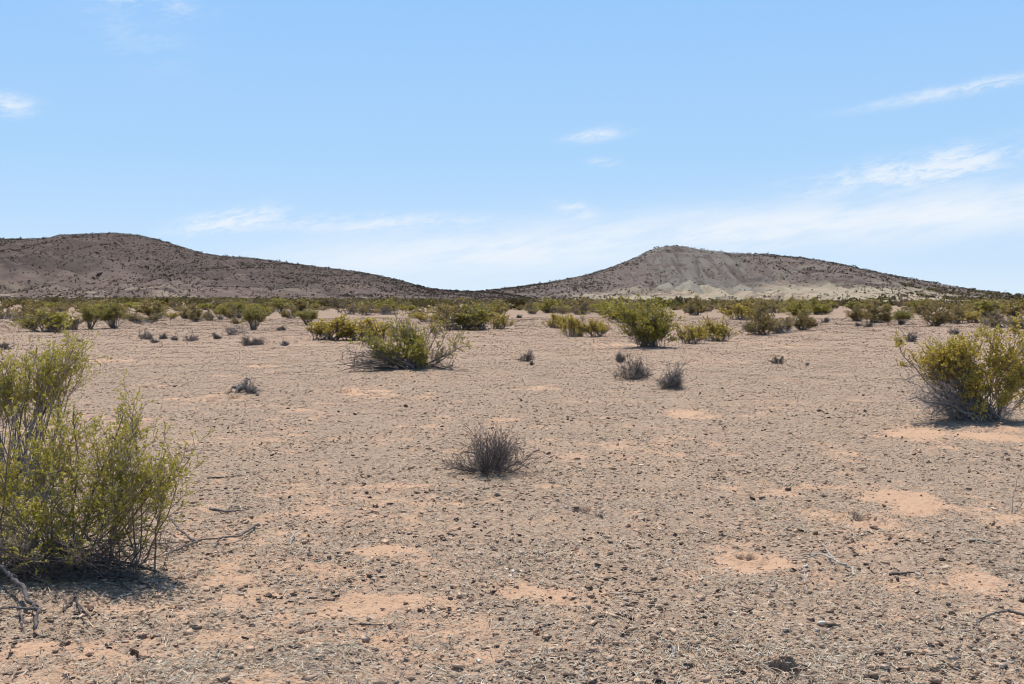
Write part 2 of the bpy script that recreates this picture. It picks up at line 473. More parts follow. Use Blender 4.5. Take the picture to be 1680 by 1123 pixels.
def hulls(k, npts, seed, flat=0.62, sub=False):
    import bmesh
    rng = np.random.default_rng(seed); out = []
    while len(out) < k:
        bm = bmesh.new()
        P = unit(rng.normal(size=(npts, 3))) * rng.uniform(0.75, 1.1, (npts, 1)) * np.array([1.0, 0.78, flat])
        for p in P: bm.verts.new(p)
        r = bmesh.ops.convex_hull(bm, input=bm.verts[:])
        bm.verts.ensure_lookup_table()
        for v in [v for v in bm.verts if not v.link_faces]: bm.verts.remove(v)
        bmesh.ops.triangulate(bm, faces=bm.faces[:])
        bm.verts.index_update(); bm.verts.ensure_lookup_table()
        V = np.array([v.co[:] for v in bm.verts]); Ff = np.array([[v.index for v in f.verts] for f in bm.faces])
        bm.free(); out.append((V, Ff))
    return out

def build_gravel():
    x, y, r, rng = scatter(540000, 3.0, 85, 1.15, 77)
    s = sand_mask(x, y)
    dn = 0.55 + 1.0 * fbm(x / 1.7, y / 1.7, 4, 91)
    keep = rng.random(len(x)) < np.clip(1.15 * dn * (1 - 0.88 * sstep(0.3, 0.8, s)), 0.02, 1)
    x, y, r, s = x[keep], y[keep], r[keep], s[keep]; n = len(x)
    size = np.exp(rng.normal(math.log(0.0088), 0.52, n)); size = np.clip(size, 0.004, 0.040)
    size = np.maximum(size, r / 1097.0 * 0.52 * np.exp(rng.normal(0, 0.32, n)))
    # bigger flat crust flakes the colour of the soil
    fx, fy, fr, _ = scatter(100000, 3.0, 40, 1.2, 79)
    fs = sand_mask(fx, fy); fd = 0.4 + 0.9 * fbm(fx / 1.1, fy / 1.1, 3, 95)
    fk = rng.random(len(fx)) < np.clip(fd * (1 - 0.95 * sstep(0.3, 0.7, fs)), 0.01, 1); fx, fy, fr = fx[fk], fy[fk], fr[fk]
    nf = len(fx); fsz = np.maximum(np.clip(np.exp(rng.normal(math.log(0.019), 0.38, nf)), 0.009, 0.045), fr / 1097 * 1.0)
    x = np.append(x, fx); y = np.append(y, fy); size = np.append(size, fsz); n0_, n = n, n + nf
    z = ground_z(x, y)
    protos = hulls(8, 8, 5, 0.42)
    pi = rng.integers(0, len(protos), n)
    rz = rng.random(n) * 2 * math.pi; tilt = np.append(rng.normal(0, 0.35, n0_), rng.normal(0, 0.30, nf)); thick = np.append(np.full(n0_, 1.0), rng.uniform(0.35, 0.7, nf))
    pal = np.array([[0.55, 0.39, 0.285], [0.48, 0.34, 0.25], [0.30, 0.21, 0.155], [0.13, 0.09, 0.072], [0.075, 0.055, 0.048], [0.62, 0.48, 0.38], [0.66, 0.60, 0.53]])
    ci = rng.choice(len(pal), n, p=[0.30, 0.22, 0.15, 0.10, 0.06, 0.14, 0.03])
    ci[n0_:] = rng.choice(len(pal), nf, p=[0.50, 0.22, 0.07, 0.04, 0.02, 0.13, 0.02])
    dk = np.append((r > 9) & (rng.random(len(r)) < 0.26 * sstep(8, 20, r)), np.zeros(nf, bool)); ci[dk] = rng.integers(3, 5, dk.sum())
    col = pal[ci] * rng.normal(1, 0.12, (n, 1)) * np.array([1.02, 0.99, 0.93])
    Vs, Fs, Cs, off = [], [], [], 0
    for k, (V, Fc) in enumerate(protos):
        m = np.nonzero(pi == k)[0]
        c, s_ = np.cos(rz[m])[:, None], np.sin(rz[m])[:, None]; ct, st = np.cos(tilt[m])[:, None], np.sin(tilt[m])[:, None]
        vx, vy, vz = V[:, 0][None], V[:, 1][None], V[:, 2][None] * thick[m][:, None]
        vy2 = vy * ct - vz * st; vz2 = vy * st + vz * ct
        S = size[m][:, None]
        P = np.stack([x[m][:, None] + S * (vx * c - vy2 * s_), y[m][:, None] + S * (vx * s_ + vy2 * c), z[m][:, None] + S * (vz2 + 0.22)], -1)
        Vs.append(P.reshape(-1, 3)); Fs.append((Fc[None] + (np.arange(len(m)) * len(V))[:, None, None] + off).reshape(-1, 3)); off += len(m) * len(V)
        Cs.append(np.repeat(col[m], len(V), axis=0))
    me = build_mesh('gravel', np.concatenate(Vs), [np.concatenate(Fs)], M_GRAVEL, np.clip(np.concatenate(Cs), 0.02, 0.75))
    tag(link('gravel', me), 'fine tan and dark brown gravel covering the sandy desert floor', 'gravel', kind='stuff')
build_gravel()

def build_litter():
    x, y, r, rng = scatter(590000, 3.0, 30, 1.55, 78)
    s = sand_mask(x, y); dn = 0.5 + 0.9 * fbm(x / 0.9, y / 0.9, 3, 191)
    keep = rng.random(len(x)) < np.clip(dn * (1 - 0.93 * sstep(0.35, 0.8, s)), 0.02, 1)
    x, y, r = x[keep], y[keep], r[keep]; n = len(x)
    # twigs and straw caught at the foot of the shrubs
    for px, py, rad, cnt in ((120, 948, 0.75, 2600), (40, 940, 0.6, 1500), (1612, 700, 1.1, 2600), (690, 612, 1.6, 1800), (812, 782, 0.42, 1100), (1040, 624, 0.6, 500), (1101, 641, 0.5, 500), (412, 651, 0.6, 400), (1068, 575, 1.5, 900)):
        bx_, by_ = at(px, py); a_ = rng.random(cnt) * 6.283; q_ = rad * np.abs(rng.normal(0, 0.62, cnt))
        x = np.append(x, bx_ + q_ * np.cos(a_) * 1.3); y = np.append(y, by_ + q_ * np.sin(a_)); r = np.append(r, np.full(cnt, by_))
    n0_, n = n, len(x)
    z = ground_z(x, y) + rng.uniform(0.002, 0.018, n)
    ln = np.exp(rng.normal(math.log(0.035), 0.5, n)); a = rng.random(n) * 2 * math.pi
    d = np.stack([np.cos(a), np.sin(a), rng.normal(0.05, 0.22, n)], 1); d = unit(d)
    sd = np.stack([-np.sin(a), np.cos(a), rng.normal(0, 0.5, n)], 1); sd = unit(sd)
    w = np.maximum(rng.uniform(0.0010, 0.0024, n), r / 1097 * 0.17)
    p = np.stack([x, y, z], 1); bend = sd * (ln * rng.normal(0, 0.15, n))[:, None]
    a0 = p - d * ln[:, None] * 0.5 + sd * w[:, None]; a1 = p - d * ln[:, None] * 0.5 - sd * w[:, None]
    b0 = p + bend - sd * w[:, None]; b1 = p + bend + sd * w[:, None]
    c0 = p + d * ln[:, None] * 0.5 + bend * 0.3
    V = np.stack([a0, a1, b0, b1, c0], 1).reshape(-1, 3)
    i = np.arange(n)[:, None] * 5
    Fq = i + np.array([[0, 1, 2, 3]]); Ft = i + np.array([[3, 2, 4]])
    pal = np.array([[0.50, 0.42, 0.30], [0.36, 0.31, 0.24], [0.21, 0.18, 0.15], [0.58, 0.51, 0.40], [0.11, 0.09, 0.08]])
    cc = rng.choice(5, n, p=[0.32, 0.26, 0.17, 0.15, 0.10]); cc[n0_:] = rng.choice(5, n - n0_, p=[0.08, 0.22, 0.38, 0.04, 0.28])
    col = pal[cc] * rng.normal(1, 0.1, (n, 1))
    me = build_mesh('plant_litter', V, [Fq, Ft], M_LITTER, np.clip(np.repeat(col, 5, 0), 0.02, 0.7))
    tag(link('plant_litter', me), 'dry grey straw and twig litter matted over the desert floor', 'plant litter', kind='stuff')
build_litter()

# ------------------------------------------------------------------ stones
def stone_protos():
    import bmesh
    out = []
    for k in range(10):
        rng = np.random.default_rng(300 + k)
        V, Fc = hulls(1, 11, 400 + k, rng.uniform(0.5, 0.75))[0]
        bm = bmesh.new(); vs = [bm.verts.new(v) for v in V]
        for f in Fc: bm.faces.new([vs[i] for i in f])
        bmesh.ops.bevel(bm, geom=bm.edges[:], offset=0.09, segments=1, profile=0.6, affect='EDGES')
        bmesh.ops.triangulate(bm, faces=bm.faces[:])
        bmesh.ops.subdivide_edges(bm, edges=[e for e in bm.edges if e.calc_length() > 0.25], cuts=1)
        bmesh.ops.triangulate(bm, faces=bm.faces[:])
        bm.normal_update()
        for v in bm.verts:
            v.co += v.normal * float(0.09 * fbm(np.array(v.co.x * 2.2 + k), np.array(v.co.y * 2.2 + v.co.z * 1.7), 2, k))
        me = bpy.data.meshes.new('stone'); bm.to_mesh(me); bm.free(); me.materials.append(M_STONE)
        out.append(me)
    return out
STONES = stone_protos()
ST_GROUP = 'loose dark stones scattered on the desert floor'
ST_LABEL = 'small loose dark brown stone lying on the gravelly desert floor'
def stone(x, y, size, k, rng, label=ST_LABEL, group=ST_GROUP, color=(1, 1, 1), name='stone'):
    o = bpy.data.objects.new(name, STONES[k % len(STONES)]); C.objects.link(o)
    o.location = (x, y, float(ground_z(x, y)) + size * 0.16)
    o.rotation_euler = (rng.normal(0, 0.2), rng.normal(0, 0.2), rng.random() * 6.28)
    o.scale = (size, size, size * rng.uniform(0.75, 1.1)); o.color = (*color, 1)
    return tag(o, label, 'stone', group)

def build_stones():
    rng = np.random.default_rng(9)
    special = [
        (880, 1043, 10, 'reddish brown stone touching a thin twig near the bottom of the picture', (2.0, 1.3, 0.9)),
        (1090, 1057, 8, 'pale whitish stone beside two dark stones near the bottom edge', (4.2, 4.2, 4.0)),
        (1525, 789, 8, 'flat pale grey stone on gravel behind the sandy patch at right', (3.6, 3.6, 3.5)),
        (692, 1001, 11, 'broad dark stone slab with smaller stones close beside it, front centre', (1.1, 1.0, 1.0)),
        (971, 983, 11, 'large dark angular stone right of front centre', (0.9, 0.85, 0.85)),
        (1541, 1062, 9, 'blackish stone below the pale sandy track at lower right', (0.7, 0.6, 0.6)),
        (115, 1061, 9, 'dark purplish stone on bare sand near the lower left corner', (0.9, 0.75, 0.85)),
        (1486, 1106, 11, 'flat pale tan stone at the bottom edge right of the largest burrow hole', (3.0, 2.7, 2.4)),
        (1338, 880, 9, 'upright dark brown stone above the largest fork of the pale bleached stick', (0.8, 0.7, 0.6)),
        (335, 1091, 12, 'flat pinkish grey stone slab at the lower left near the bottom edge', (2.3, 1.8, 1.6)),
        (1408, 1000, 10, 'dark stone beside a pale chip below the bleached forked stick', (0.9, 0.9, 0.9)),
        (1462, 885, 9, 'dark stone in a small hollow right of the upright stone', (0.8, 0.75, 0.7)),
    ]
    k = 0
    for px, py, w, label, c in special:
        x, y = at(px, py); stone(x, y, w / pxm(y), k, rng, label, None, c); k += 1
    expl = [(822, 1017, 8), (926, 1024, 8), (705, 1005, 6), (610, 955, 6), (505, 935, 6), (660, 950, 5), (575, 958, 5), (790, 875, 5), (620, 835, 6),
            (500, 874, 5), (340, 917, 6), (108, 1022, 5), (200, 1038, 6), (190, 1072, 5), (1630, 862, 6), (1638, 868, 5), (1398, 1010, 5),
            (1395, 977, 5), (1270, 995, 5), (1200, 1055, 7), (1118, 1078, 6), (1365, 955, 6), (1020, 1006, 6), (985, 972, 6), (1035, 970, 5),
            (1010, 950, 5), (860, 1015, 5), (560, 876, 5), (478, 915, 5), (725, 888, 6), (700, 812, 6), (540, 848, 5), (1050, 878, 6), (1065, 880, 5),
            (905, 797, 5), (1180, 770, 5), (1415, 773, 5), (1590, 775, 5), (430, 727, 4), (940, 687, 4), (1040, 700, 4), (470, 860, 5), (1295, 942, 5),
            (1425, 938, 5), (1610, 1090, 7), (1650, 1100, 7), (1660, 1048, 6), (1420, 1086, 7), (1325, 1065, 5), (1145, 1010, 6), (835, 935, 5),
            (755, 930, 5), (460, 985, 6), (395, 1010, 6), (520, 1035, 6), (590, 1075, 6), (690, 1095, 6), (960, 1085, 6), (1010, 1100, 6), (250, 1095, 6)]
    for px, py, w in expl:
        x, y = at(px, py); stone(x, y, w / pxm(y) * 0.9, k, rng); k += 1
    X, Y, R, r2 = scatter(900, 4.2, 22, 1.2, 55, 26)
    s = sand_mask(X, Y); n = 0
    for i in range(len(X)):
        if s[i] > 0.7: continue
        pxl = 840 + X[i] / Y[i] * F
        if not 5 < pxl < 1675 or (pxl < 330 and Y[i] < 10 and Y[i] > 5.6): continue
        size = float(np.clip(np.exp(rng.normal(math.log(0.019), 0.35)), 0.012, 0.036)) * (1 + 0.35 * (Y[i] > 9) + 0.4 * (Y[i] > 15))
        stone(X[i], Y[i], size, k, rng); k += 1; n += 1
        if n >= 222: break
build_stones()

# ------------------------------------------------------------------ sticks and dead wood
def polyline_px(pts, lift):
    out = []
    for i, (px, py) in enumerate(pts):
        x, y = at(px, py); l = lift[i] if isinstance(lift, (list, tuple)) else lift
        out.append((x, y, float(ground_z(x, y)) + l))
    return np.array(out)

def smooth_line(P, k, rng, wob):
    t = np.linspace(0, len(P) - 1, k); i = np.clip(t.astype(int), 0, len(P) - 2); f = (t - i)[:, None]
    f = f * f * (3 - 2 * f) * 0.4 + f * 0.6
    Q = P[i] + (P[i + 1] - P[i]) * f
    Q[1:-1] += rng.normal(0, wob, (k - 2, 3)) * np.array([1, 1, 0.4])
    return Q

def stick(paths, label, col, seed, name='dead_stick', group=None, cat='stick'):
    rng = np.random.default_rng(seed); parts = []
    for pts, lift, r in paths:
        P = polyline_px(pts, lift); k = 6 * len(P)
        Q = smooth_line(P, k, rng, r * 0.5)
        R = r * np.linspace(1, 0.35, k) * rng.uniform(0.85, 1.15, k)
        V, Fq = tubes(Q[None], R[None], 6); parts.append((V, Fq, col))
    V, Fq, Cc = merge(parts)
    c = V.mean(0); c[2] = V[:, 2].min()
    me = build_mesh(name, V - c, [Fq], M_BARK, Cc, smooth=True)
    return tag(link(name, me, None, tuple(c)), label, cat, group)

PALE = (0.50, 0.46, 0.41); GREY = (0.20, 0.17, 0.15); DARK = (0.13, 0.11, 0.10)
stick([([(1402, 951), (1398, 940), (1378, 938), (1366, 930), (1350, 921), (1330, 915), (1312, 913)], [.01, .02, .03, .03, .03, .02, .005], 0.0085),
       ([(1366, 930), (1356, 918), (1352, 912)], [.03, .05, .06], 0.007), ([(1340, 917), (1318, 922), (1290, 917)], [.02, .015, .005], 0.006)],
      'pale bleached forked stick lying on gravel at right', PALE, 1)
stick([([(425, 864), (405, 876), (392, 888), (360, 893), (330, 893), (300, 898), (250, 905)], [.02, .03, .03, .03, .03, .02, .02], 0.0085),
       ([(360, 893), (356, 897), (354, 903)], [.03, .02, .01], 0.006), ([(330, 893), (300, 910), (270, 925)], [.03, .03, .02], 0.010),
       ([(318, 895), (295, 885), (280, 872), (262, 868)], [.03, .06, .10, .12], 0.009)],
      'long grey dead branch stretching right from the large left bush', GREY, 2, 'dead_branch', cat='branch')
stick([([(-40, 940), (0, 978), (30, 992), (50, 1010), (62, 1024), (58, 1040), (53, 1049)], [.16, .11, .08, .06, .05, .02, -.01], 0.017),
       ([(62, 1024), (45, 1022), (20, 1015), (-10, 1014)], [.05, .05, .04, .02], 0.009), ([(30, 1012), (36, 1034), (40, 1046)], [.04, .03, 0], 0.006)],
      'thick weathered grey branch lying across the lower left corner', (0.15, 0.13, 0.125), 3, 'dead_branch', cat='branch')
stick([([(150, 960), (190, 963), (220, 966), (246, 975)], [.02, .03, .03, .015], 0.018), ([(190, 963), (205, 978), (230, 990)], [.02, .02, .005], 0.006),
       ([(105, 955), (60, 956), (0, 958)], [.03, .03, .02], 0.012)],
      'short thick dark branch lying under the front of the left bush', DARK, 4, 'dead_branch', cat='branch')
stick([([(122, 990), (130, 1008), (136, 1024), (143, 1038)], [.03, .02, .01, .005], 0.007), ([(105, 1012), (118, 1000), (128, 990)], [.01, .02, .02], 0.008),
       ([(130, 1008), (140, 1016), (150, 1022)], [.02, .02, .01], 0.006)], 'small forked dark twig on sand below the left bush', DARK, 5)
stick([([(475, 897), (478, 893), (484, 884), (492, 878)], [.0, .02, .03, .03], 0.008)], 'small curved pale stick left of front centre', PALE, 6)
stick([([(340, 785), (365, 785), (385, 783), (403, 782)], [.005, .01, .01, .015], 0.009)], 'thin straight dark stick right of the left bush, farthest of its sticks', DARK, 7)
stick([([(345, 838), (370, 845), (390, 844), (408, 843)], [.01, .02, .02, .02], 0.010), ([(370, 845), (380, 836), (405, 838)], [.02, .02, .01], 0.006)],
      'crooked grey twig lying between the left bush and the front centre', GREY, 8)
stick([([(843, 1041), (862, 1038), (876, 1036)], .01, 0.006), ([(886, 1036), (900, 1032), (910, 1030)], .012, 0.006)], 'thin dark twig lying behind the reddish brown stone', DARK, 9)
stick([([(982, 1018), (1000, 1014), (1018, 1013), (1036, 1013)], .012, 0.007)], 'thin dark twig right of the reddish brown stone', DARK, 10)
stick([([(590, 1028), (612, 1030), (635, 1031)], .01, 0.006)], 'slender dark twig on gravel at the lower centre left', DARK, 11)
stick([([(957, 1122), (955, 1112), (962, 1102)], [0, .02, .03], 0.006)], 'short curved pale twig at the bottom edge', PALE, 12)
stick([([(1680, 1016), (1655, 1012), (1635, 1018), (1606, 1024), (1596, 1036)], [.02, .02, .02, .015, .01], 0.008)], 'long thin twig beside the sandy track at right edge', GREY, 13)
stick([([(1590, 892), (1610, 894), (1640, 896)], .012, 0.009)], 'straight grey stick at the right below the right bush', GREY, 14)
stick([([(1105, 1083), (1106, 1076), (1100, 1082)], [.0, .04, .0], 0.006), ([(1090, 1080), (1105, 1083)], [.0, .0], 0.006)], 'tiny pale bent twig near the bottom centre right', PALE, 15)
stick([([(1660, 845), (1662, 835), (1668, 822), (1680, 812)], [.0, .10, .18, .24], 0.005)], 'thin bare twig arching up from gravel at right edge', GREY, 16)
stick([([(1320, 938), (1322, 972), (1318, 976)], [0, .0, .02], 0.005)], 'short pale sliver of wood below the bleached forked stick', PALE, 17)
stick([([(1460, 948), (1480, 950), (1500, 946)], .012, 0.010)], 'dark broken stick on bare sand right of the bleached stick', DARK, 18)
stick([([(645, 876), (660, 877), (685, 876)], .01, 0.008)], 'dark twig lying flat below the dead bush, left of it', DARK, 19)
# stump by the burrows
stick([([(380, 655), (392, 650), (402, 644), (405, 634)], [.0, .08, .10, .16], 0.05), ([(392, 650), (384, 645), (372, 652)], [.06, .10, .0], 0.03),
       ([(402, 644), (412, 650), (425, 653)], [.08, .04, .0], 0.04)], 'gnarled dark fallen stump beside two burrow holes', DARK, 20, 'dead_stump', cat='stump')

# ------------------------------------------------------------------ hero shrubs
def hero(key, items, label, seed, name='creosote_bush', **kw):
    bx, by = HEROES[key]; x, y = at(bx, by)
    g = gen_plant(seed, px_lobes(bx, by, y, items), **kw)
    return plant_object(name, g, ground_loc(x, y), 0, label, 'bush')

BIG = hero('left', [(25, 770, 80, 80, 3.0, 1.0), (95, 730, 55, 48, 2.4, 1.0), (240, 790, 66, 56, 4.4, 1.0, -0.1), (238, 712, 24, 28, 0.8, 0.95), (288, 790, 24, 26, 1.0, 0.95, 0.05), (150, 830, 110, 50, 2.2, 0.9, -0.2),
              (-70, 800, 70, 90, 1.6, 1.0), (265, 880, 35, 20, 0.7, 0.35, -0.1), (40, 900, 120, 30, 1.6, 0.15, -0.25), (150, 890, 110, 22, 1.2, 0.3, -0.3), (110, 830, 130, 40, 1.6, 0.7, -0.3)],
     'large leafy creosote bush filling the left edge, nearest of all bushes', 1, n_stems=88, base_r=0.28, base_xy=(1.7, 0.8), sec=7, twig=6, leaves=15,
     leaf=0.0125, stem_r=0.0068, tmin=0.45, leaf_cols=OLIVE, puffs=0.035, twig_len=(0.05, 0.12), sec_len=(0.13, 0.28), bark=(0.32, 0.262, 0.215))
hero('rear', [(12, 612, 42, 30, 2.4, 1.0), (116, 582, 24, 20, 1.5, 1.0), (90, 612, 40, 24, 1.8, 0.9), (-50, 625, 45, 40, 1.5, 1.0), (30, 640, 50, 20, 1.0, 0.6), (60, 575, 14, 12, 0.4, 1.0)],
     'tall creosote bush with pale stems directly behind the nearest left bush', 2, n_stems=50, base_r=0.22, sec=7, twig=5, leaves=13, leaf=0.0165, stem_r=0.010,
     leaf_cols=OLIVE, puffs=0.02, twig_len=(0.05, 0.13), bark=(0.34, 0.29, 0.25), tmin=0.62, sec_len=(0.10, 0.22))

bx, by = HEROES['left']; x, y = at(bx, by)
gd = gen_plant(66, px_lobes(bx, by, y, [(-20, 915, 60, 18, 1.5, 0, -0.25), (60, 930, 70, 14, 2, 0, -0.3), (150, 925, 70, 18, 2, 0, -0.3), (230, 915, 60, 20, 1.6, 0, -0.15), (285, 905, 40, 14, 0.8, 0, -0.1)]),
               n_stems=50, base_r=0.34, base_xy=(1.8, 0.9), sec=5, twig=3, leaves=0, stem_r=0.006, droop=0.10, bark=(0.17, 0.145, 0.135), tmin=0.2, wig=0.07)
o = link('dead_twig', build_mesh('dead_twig', gd[0][0], [gd[0][1]], M_BARK, gd[0][2], smooth=True), BIG); o['label'] = 'dead grey twigs tangled at the base of the stems'

# right bush: living crown and a skirt of dead drooping twigs
bx, by = HEROES['right']; x, y = at(bx, by); DR = y
gr = gen_plant(3, px_lobes(bx, by, y, [(1590, 590, 55, 24, 3, 1.0), (1560, 603, 30, 20, 2.6, 0.95), (1648, 560, 14, 26, 0.9, 0.8), (1668, 592, 40, 34, 2.2, 1.0), (1486, 587, 20, 10, 0.9, 1.0),
                                            (1522, 603, 24, 17, 1.9, 0.9), (1625, 640, 45, 20, 1.8, 0.9), (1690, 630, 40, 40, 1.5, 0.8), (1585, 674, 26, 9, 0.5, 0.8, -0.5), (1640, 674, 30, 10, 0.5, 0.8, -0.4), (1560, 640, 30, 14, 0.7, 0.8, -0.3), (1600, 545, 12, 14, 0.3, 0.1)]),
               n_stems=82, base_r=0.28, sec=8, twig=5, leaves=10, leaf=0.029, stem_r=0.009, leaf_cols=YELLOW, rust=0.10, bark=(0.26, 0.23, 0.21), tmin=0.62, bark_min=0.0022, wig=0.06, sec_len=(0.10, 0.2))
er = plant_object('creosote_bush', gr, ground_loc(x, y), 0, 'yellow green bush with a skirt of bare grey twigs at the right edge', 'bush')
gd = gen_plant(33, px_lobes(bx, by, y, [(1530, 655, 50, 28, 3.0, 0), (1500, 670, 24, 20, 1.2, 0), (1570, 650, 40, 30, 2, 0), (1560, 690, 60, 8, 1.6, 0), (1660, 690, 40, 10, 1.0, 0), (1545, 620, 40, 15, 1.0, 0)]),
               n_stems=80, base_r=0.35, sec=6, twig=3, leaves=0, stem_r=0.0075, droop=0.22, bark=(0.42, 0.385, 0.365), tmin=0.25, wig=0.09, bark_min=0.0022, twig_len=(0.08, 0.2))
o = link('dead_twig', build_mesh('dead_twig', gd[0][0], [gd[0][1]], M_BARK, gd[0][2], smooth=True), er); o['label'] = 'bare grey drooping twigs'
stick([([(1608, 694), (1600, 668)], [0.0, 0.32], 0.010), ([(1600, 668), (1592, 680), (1586, 700)], [.32, .2, .02], 0.009), ([(1600, 668), (1610, 678), (1614, 694)], [.32, .18, .05], 0.008)],
      'white bleached forked branch leaning in front of the right bush', (0.60, 0.56, 0.52), 21, 'dead_branch', cat='branch')

bx, by = HEROES['mid']; x, y = at(bx, by)
gm = gen_plant(4, px_lobes(bx, by, y, [(692, 585, 18, 20, 2.6, 1.0, -0.3), (637, 588, 32, 18, 2.2, 1.0), (662, 555, 26, 20, 2.2, 0.9, 0.3), (598, 572, 26, 9, 1.0, 1.0), (748, 574, 20, 7, 0.5, 0.9),
                                         (718, 548, 24, 12, 1.0, 0.5, 0.3), (620, 548, 30, 10, 0.7, 0.6, 0.5), (675, 590, 40, 18, 1.0, 0.2), (725, 590, 30, 12, 0.6, 0.1)]),
               n_stems=75, base_r=0.35, sec=6, twig=4, leaves=8, leaf=0.042, stem_r=0.013, leaf_cols=GREEN, bark=(0.22, 0.19, 0.17), tmin=0.45, bark_min=0.004, twig_len=(0.08, 0.2))
em = plant_object('creosote_bush', gm, ground_loc(x, y), 0, 'sprawling green creosote bush with a dead skirt, left of centre', 'bush')
gd = gen_plant(44, px_lobes(bx, by, y, [(600, 602, 45, 8, 2, 0), (640, 606, 40, 6, 1.5, 0), (740, 607, 40, 5, 0.8, 0), (575, 606, 25, 5, 0.8, 0)]), n_stems=45, base_r=0.5, base_xy=(1.6, 0.6),
               sec=5, twig=3, leaves=0, stem_r=0.012, droop=0.12, bark=(0.20, 0.175, 0.16), tmin=0.3, wig=0.06, bark_min=0.004, twig_len=(0.08, 0.2))
o = link('dead_twig', build_mesh('dead_twig', gd[0][0], [gd[0][1]], M_BARK, gd[0][2], smooth=True), em); o['label'] = 'low dead grey twigs spread on the ground'

hero('centre', [(1065, 535, 44, 28, 4, 1.0), (1040, 518, 34, 14, 1.4, 1.0, 0.3), (1090, 520, 32, 14, 1.4, 1.0, 0.3), (1030, 538, 16, 14, 0.6, 0.8), (1065, 560, 45, 12, 1.0, 0.4), (1025, 560, 20, 8, 0.4, 0.1)],
     'tall bright green bush standing in front of the pale butte', 5, n_stems=70, base_r=0.4, sec=6, twig=4, leaves=8, leaf=0.06, stem_r=0.015, leaf_cols=GREEN, bark=(0.19, 0.16, 0.14),
     tmin=0.3, bark_min=0.006, twig_len=(0.1, 0.25))

# ------------------------------------------------------------------ dead tufts
def tuft_gen(seed, w, h, n, sr, bm_, bark, up=0.1, sec=5, twig=3):
    rng = np.random.default_rng(seed); lob = []
    for i in range(26):
        th = math.acos(rng.uniform(0.03, 1) ** 1.1); ph = rng.random() * 6.283; q = rng.uniform(0.5, 1.0)
        lob.append((w / 2 * math.sin(th) * math.cos(ph) * q, w / 2 * math.sin(th) * math.sin(ph) * q, h * (0.1 + 0.9 * math.cos(th)) * q, w * 0.08, w * 0.08, h * 0.08, 1.0 if seed == 700 else 0.12 + rng.random() ** 2.5, 0))
    return gen_plant(seed, lob, n_stems=n, base_r=w * 0.09, sec=sec, twig=twig, leaves=0, stem_r=sr, bark=bark, tmin=0.25, wig=0.05, up=up,
                     sec_len=(0.25, 0.6), twig_len=(0.12 * h, 0.35 * h), bark_min=bm_)
TUFTS = [
    (808, 782, 150, 74, 1, 'dark leafless dead bush alone on open gravel, nearest dead one at centre'),
    (1040, 624, 62, 34, 1, 'low dead grey shrub with a few tall stems, left of a rounder one'),
    (1101, 641, 52, 40, 1, 'round grey dead shrub of fine stems right of the low dead one'),
    (861, 594, 34, 19, 1, 'small spiky dead tuft alone between the two middle bushes'),
    (1018, 595, 15, 20, 1, 'tiny upright dead tuft below the tall bright green bush'),
    (1277, 598, 24, 13, 1, 'small black dead tuft alone on bare ground right of the yellow shrubs'),
    (412, 651, 36, 24, 1, 'dead grey tuft growing against the gnarled stump'),
    (413, 567, 50, 15, 1, 'long low dark dead shrub below the olive bush, front of its cluster'),
    (385, 550, 44, 15, 1, 'spreading blue grey dead shrub just left of the vase shaped olive bush'),
    (355, 557, 18, 11, 1, 'small brown dead tuft left of the blue grey spreading shrub'),
    (312, 560, 26, 14, 1, 'dark upright dead tuft among four low tufts at left'),
    (286, 559, 16, 8, 1, 'lowest grey tuft between two larger dead tufts at left'),
    (242, 557, 26, 15, 1, 'blue grey dead tuft with pale stems, first of the left row'),
    (268, 557, 16, 10, 1, 'brownish dead tuft touching the blue grey one at left'),
    (253, 563, 18, 6, 1, 'flat dark clump of twigs in front of the blue grey tuft'),
    (463, 543, 19, 8, 1, 'small round dark tuft alone right of the vase shaped olive bush'),
    (467, 568, 14, 10, 1, 'small thin dead tuft right of the long low dead shrub'),
    (8, 574, 30, 16, 1, 'grey dead tuft cut by the left picture edge'),
    (634, 517, 44, 14, 1, 'broad dead grey shrub lying low in the scrub left of centre'),
    (1335, 536, 15, 11, 1, 'small grey brown tuft right of the row of olive bushes'),
    (1354, 530, 13, 8, 1, 'tiny dark tuft in the sandy gap at right'),
    (1231, 545, 28, 18, 1, 'pale grey dead shrub leaning on the left end of the olive row'),
    (1493, 561, 26, 20, 1, 'dark spiky dead shrub alone on gravel left of the right bush'),
    (1478, 566, 10, 9, 1, 'tiny dead tuft beside the dark spiky shrub at right'),
    (1563, 549, 22, 12, 1, 'grey violet dead tuft behind the top of the right bush'),
    (1426, 537, 22, 7, 1, 'flat grey twig clump in front of the rounded olive bush'),
    (1408, 536, 12, 7, 1, 'short bluish twig clump left of the flat twig clump'),
    (852, 522, 9, 6, 1, 'tiny brown tuft alone on pale ground at centre'),
    (130, 561, 12, 4, 1, 'tiny flat grey sprig on gravel in front of the green left clump'),
    (872, 600, 8, 6, 1, 'tiny olive sprig just below the small spiky dead tuft'),
    (1325, 600, 7, 4, 1, 'tiny sprig right of the small black dead tuft'),
]
for i, (px, py, w, h, kd, label) in enumerate(TUFTS):
    x, y = at(px, py); s = pxm(y); W, H = w / s, h / s
    big = w > 45
    g = tuft_gen(700 + i, W, H, 150 if i == 0 else (80 if big else 40), (0.0042 if i == 0 else max(0.004, 0.25 / s)), (0.0016 if i == 0 else max(0.002, 0.16 * 1.64 / s)),
                 [(0.18, 0.15, 0.14), (0.19, 0.17, 0.16), (0.25, 0.225, 0.215)][0 if i in (0, 3, 5, 7) else (1 if i % 2 else 2)], sec=4 if big else 3, twig=2)
    plant_object('dead_shrub', g, ground_loc(x, y), 0, label, 'shrub', 'leafless dead shrubs on the open ground')

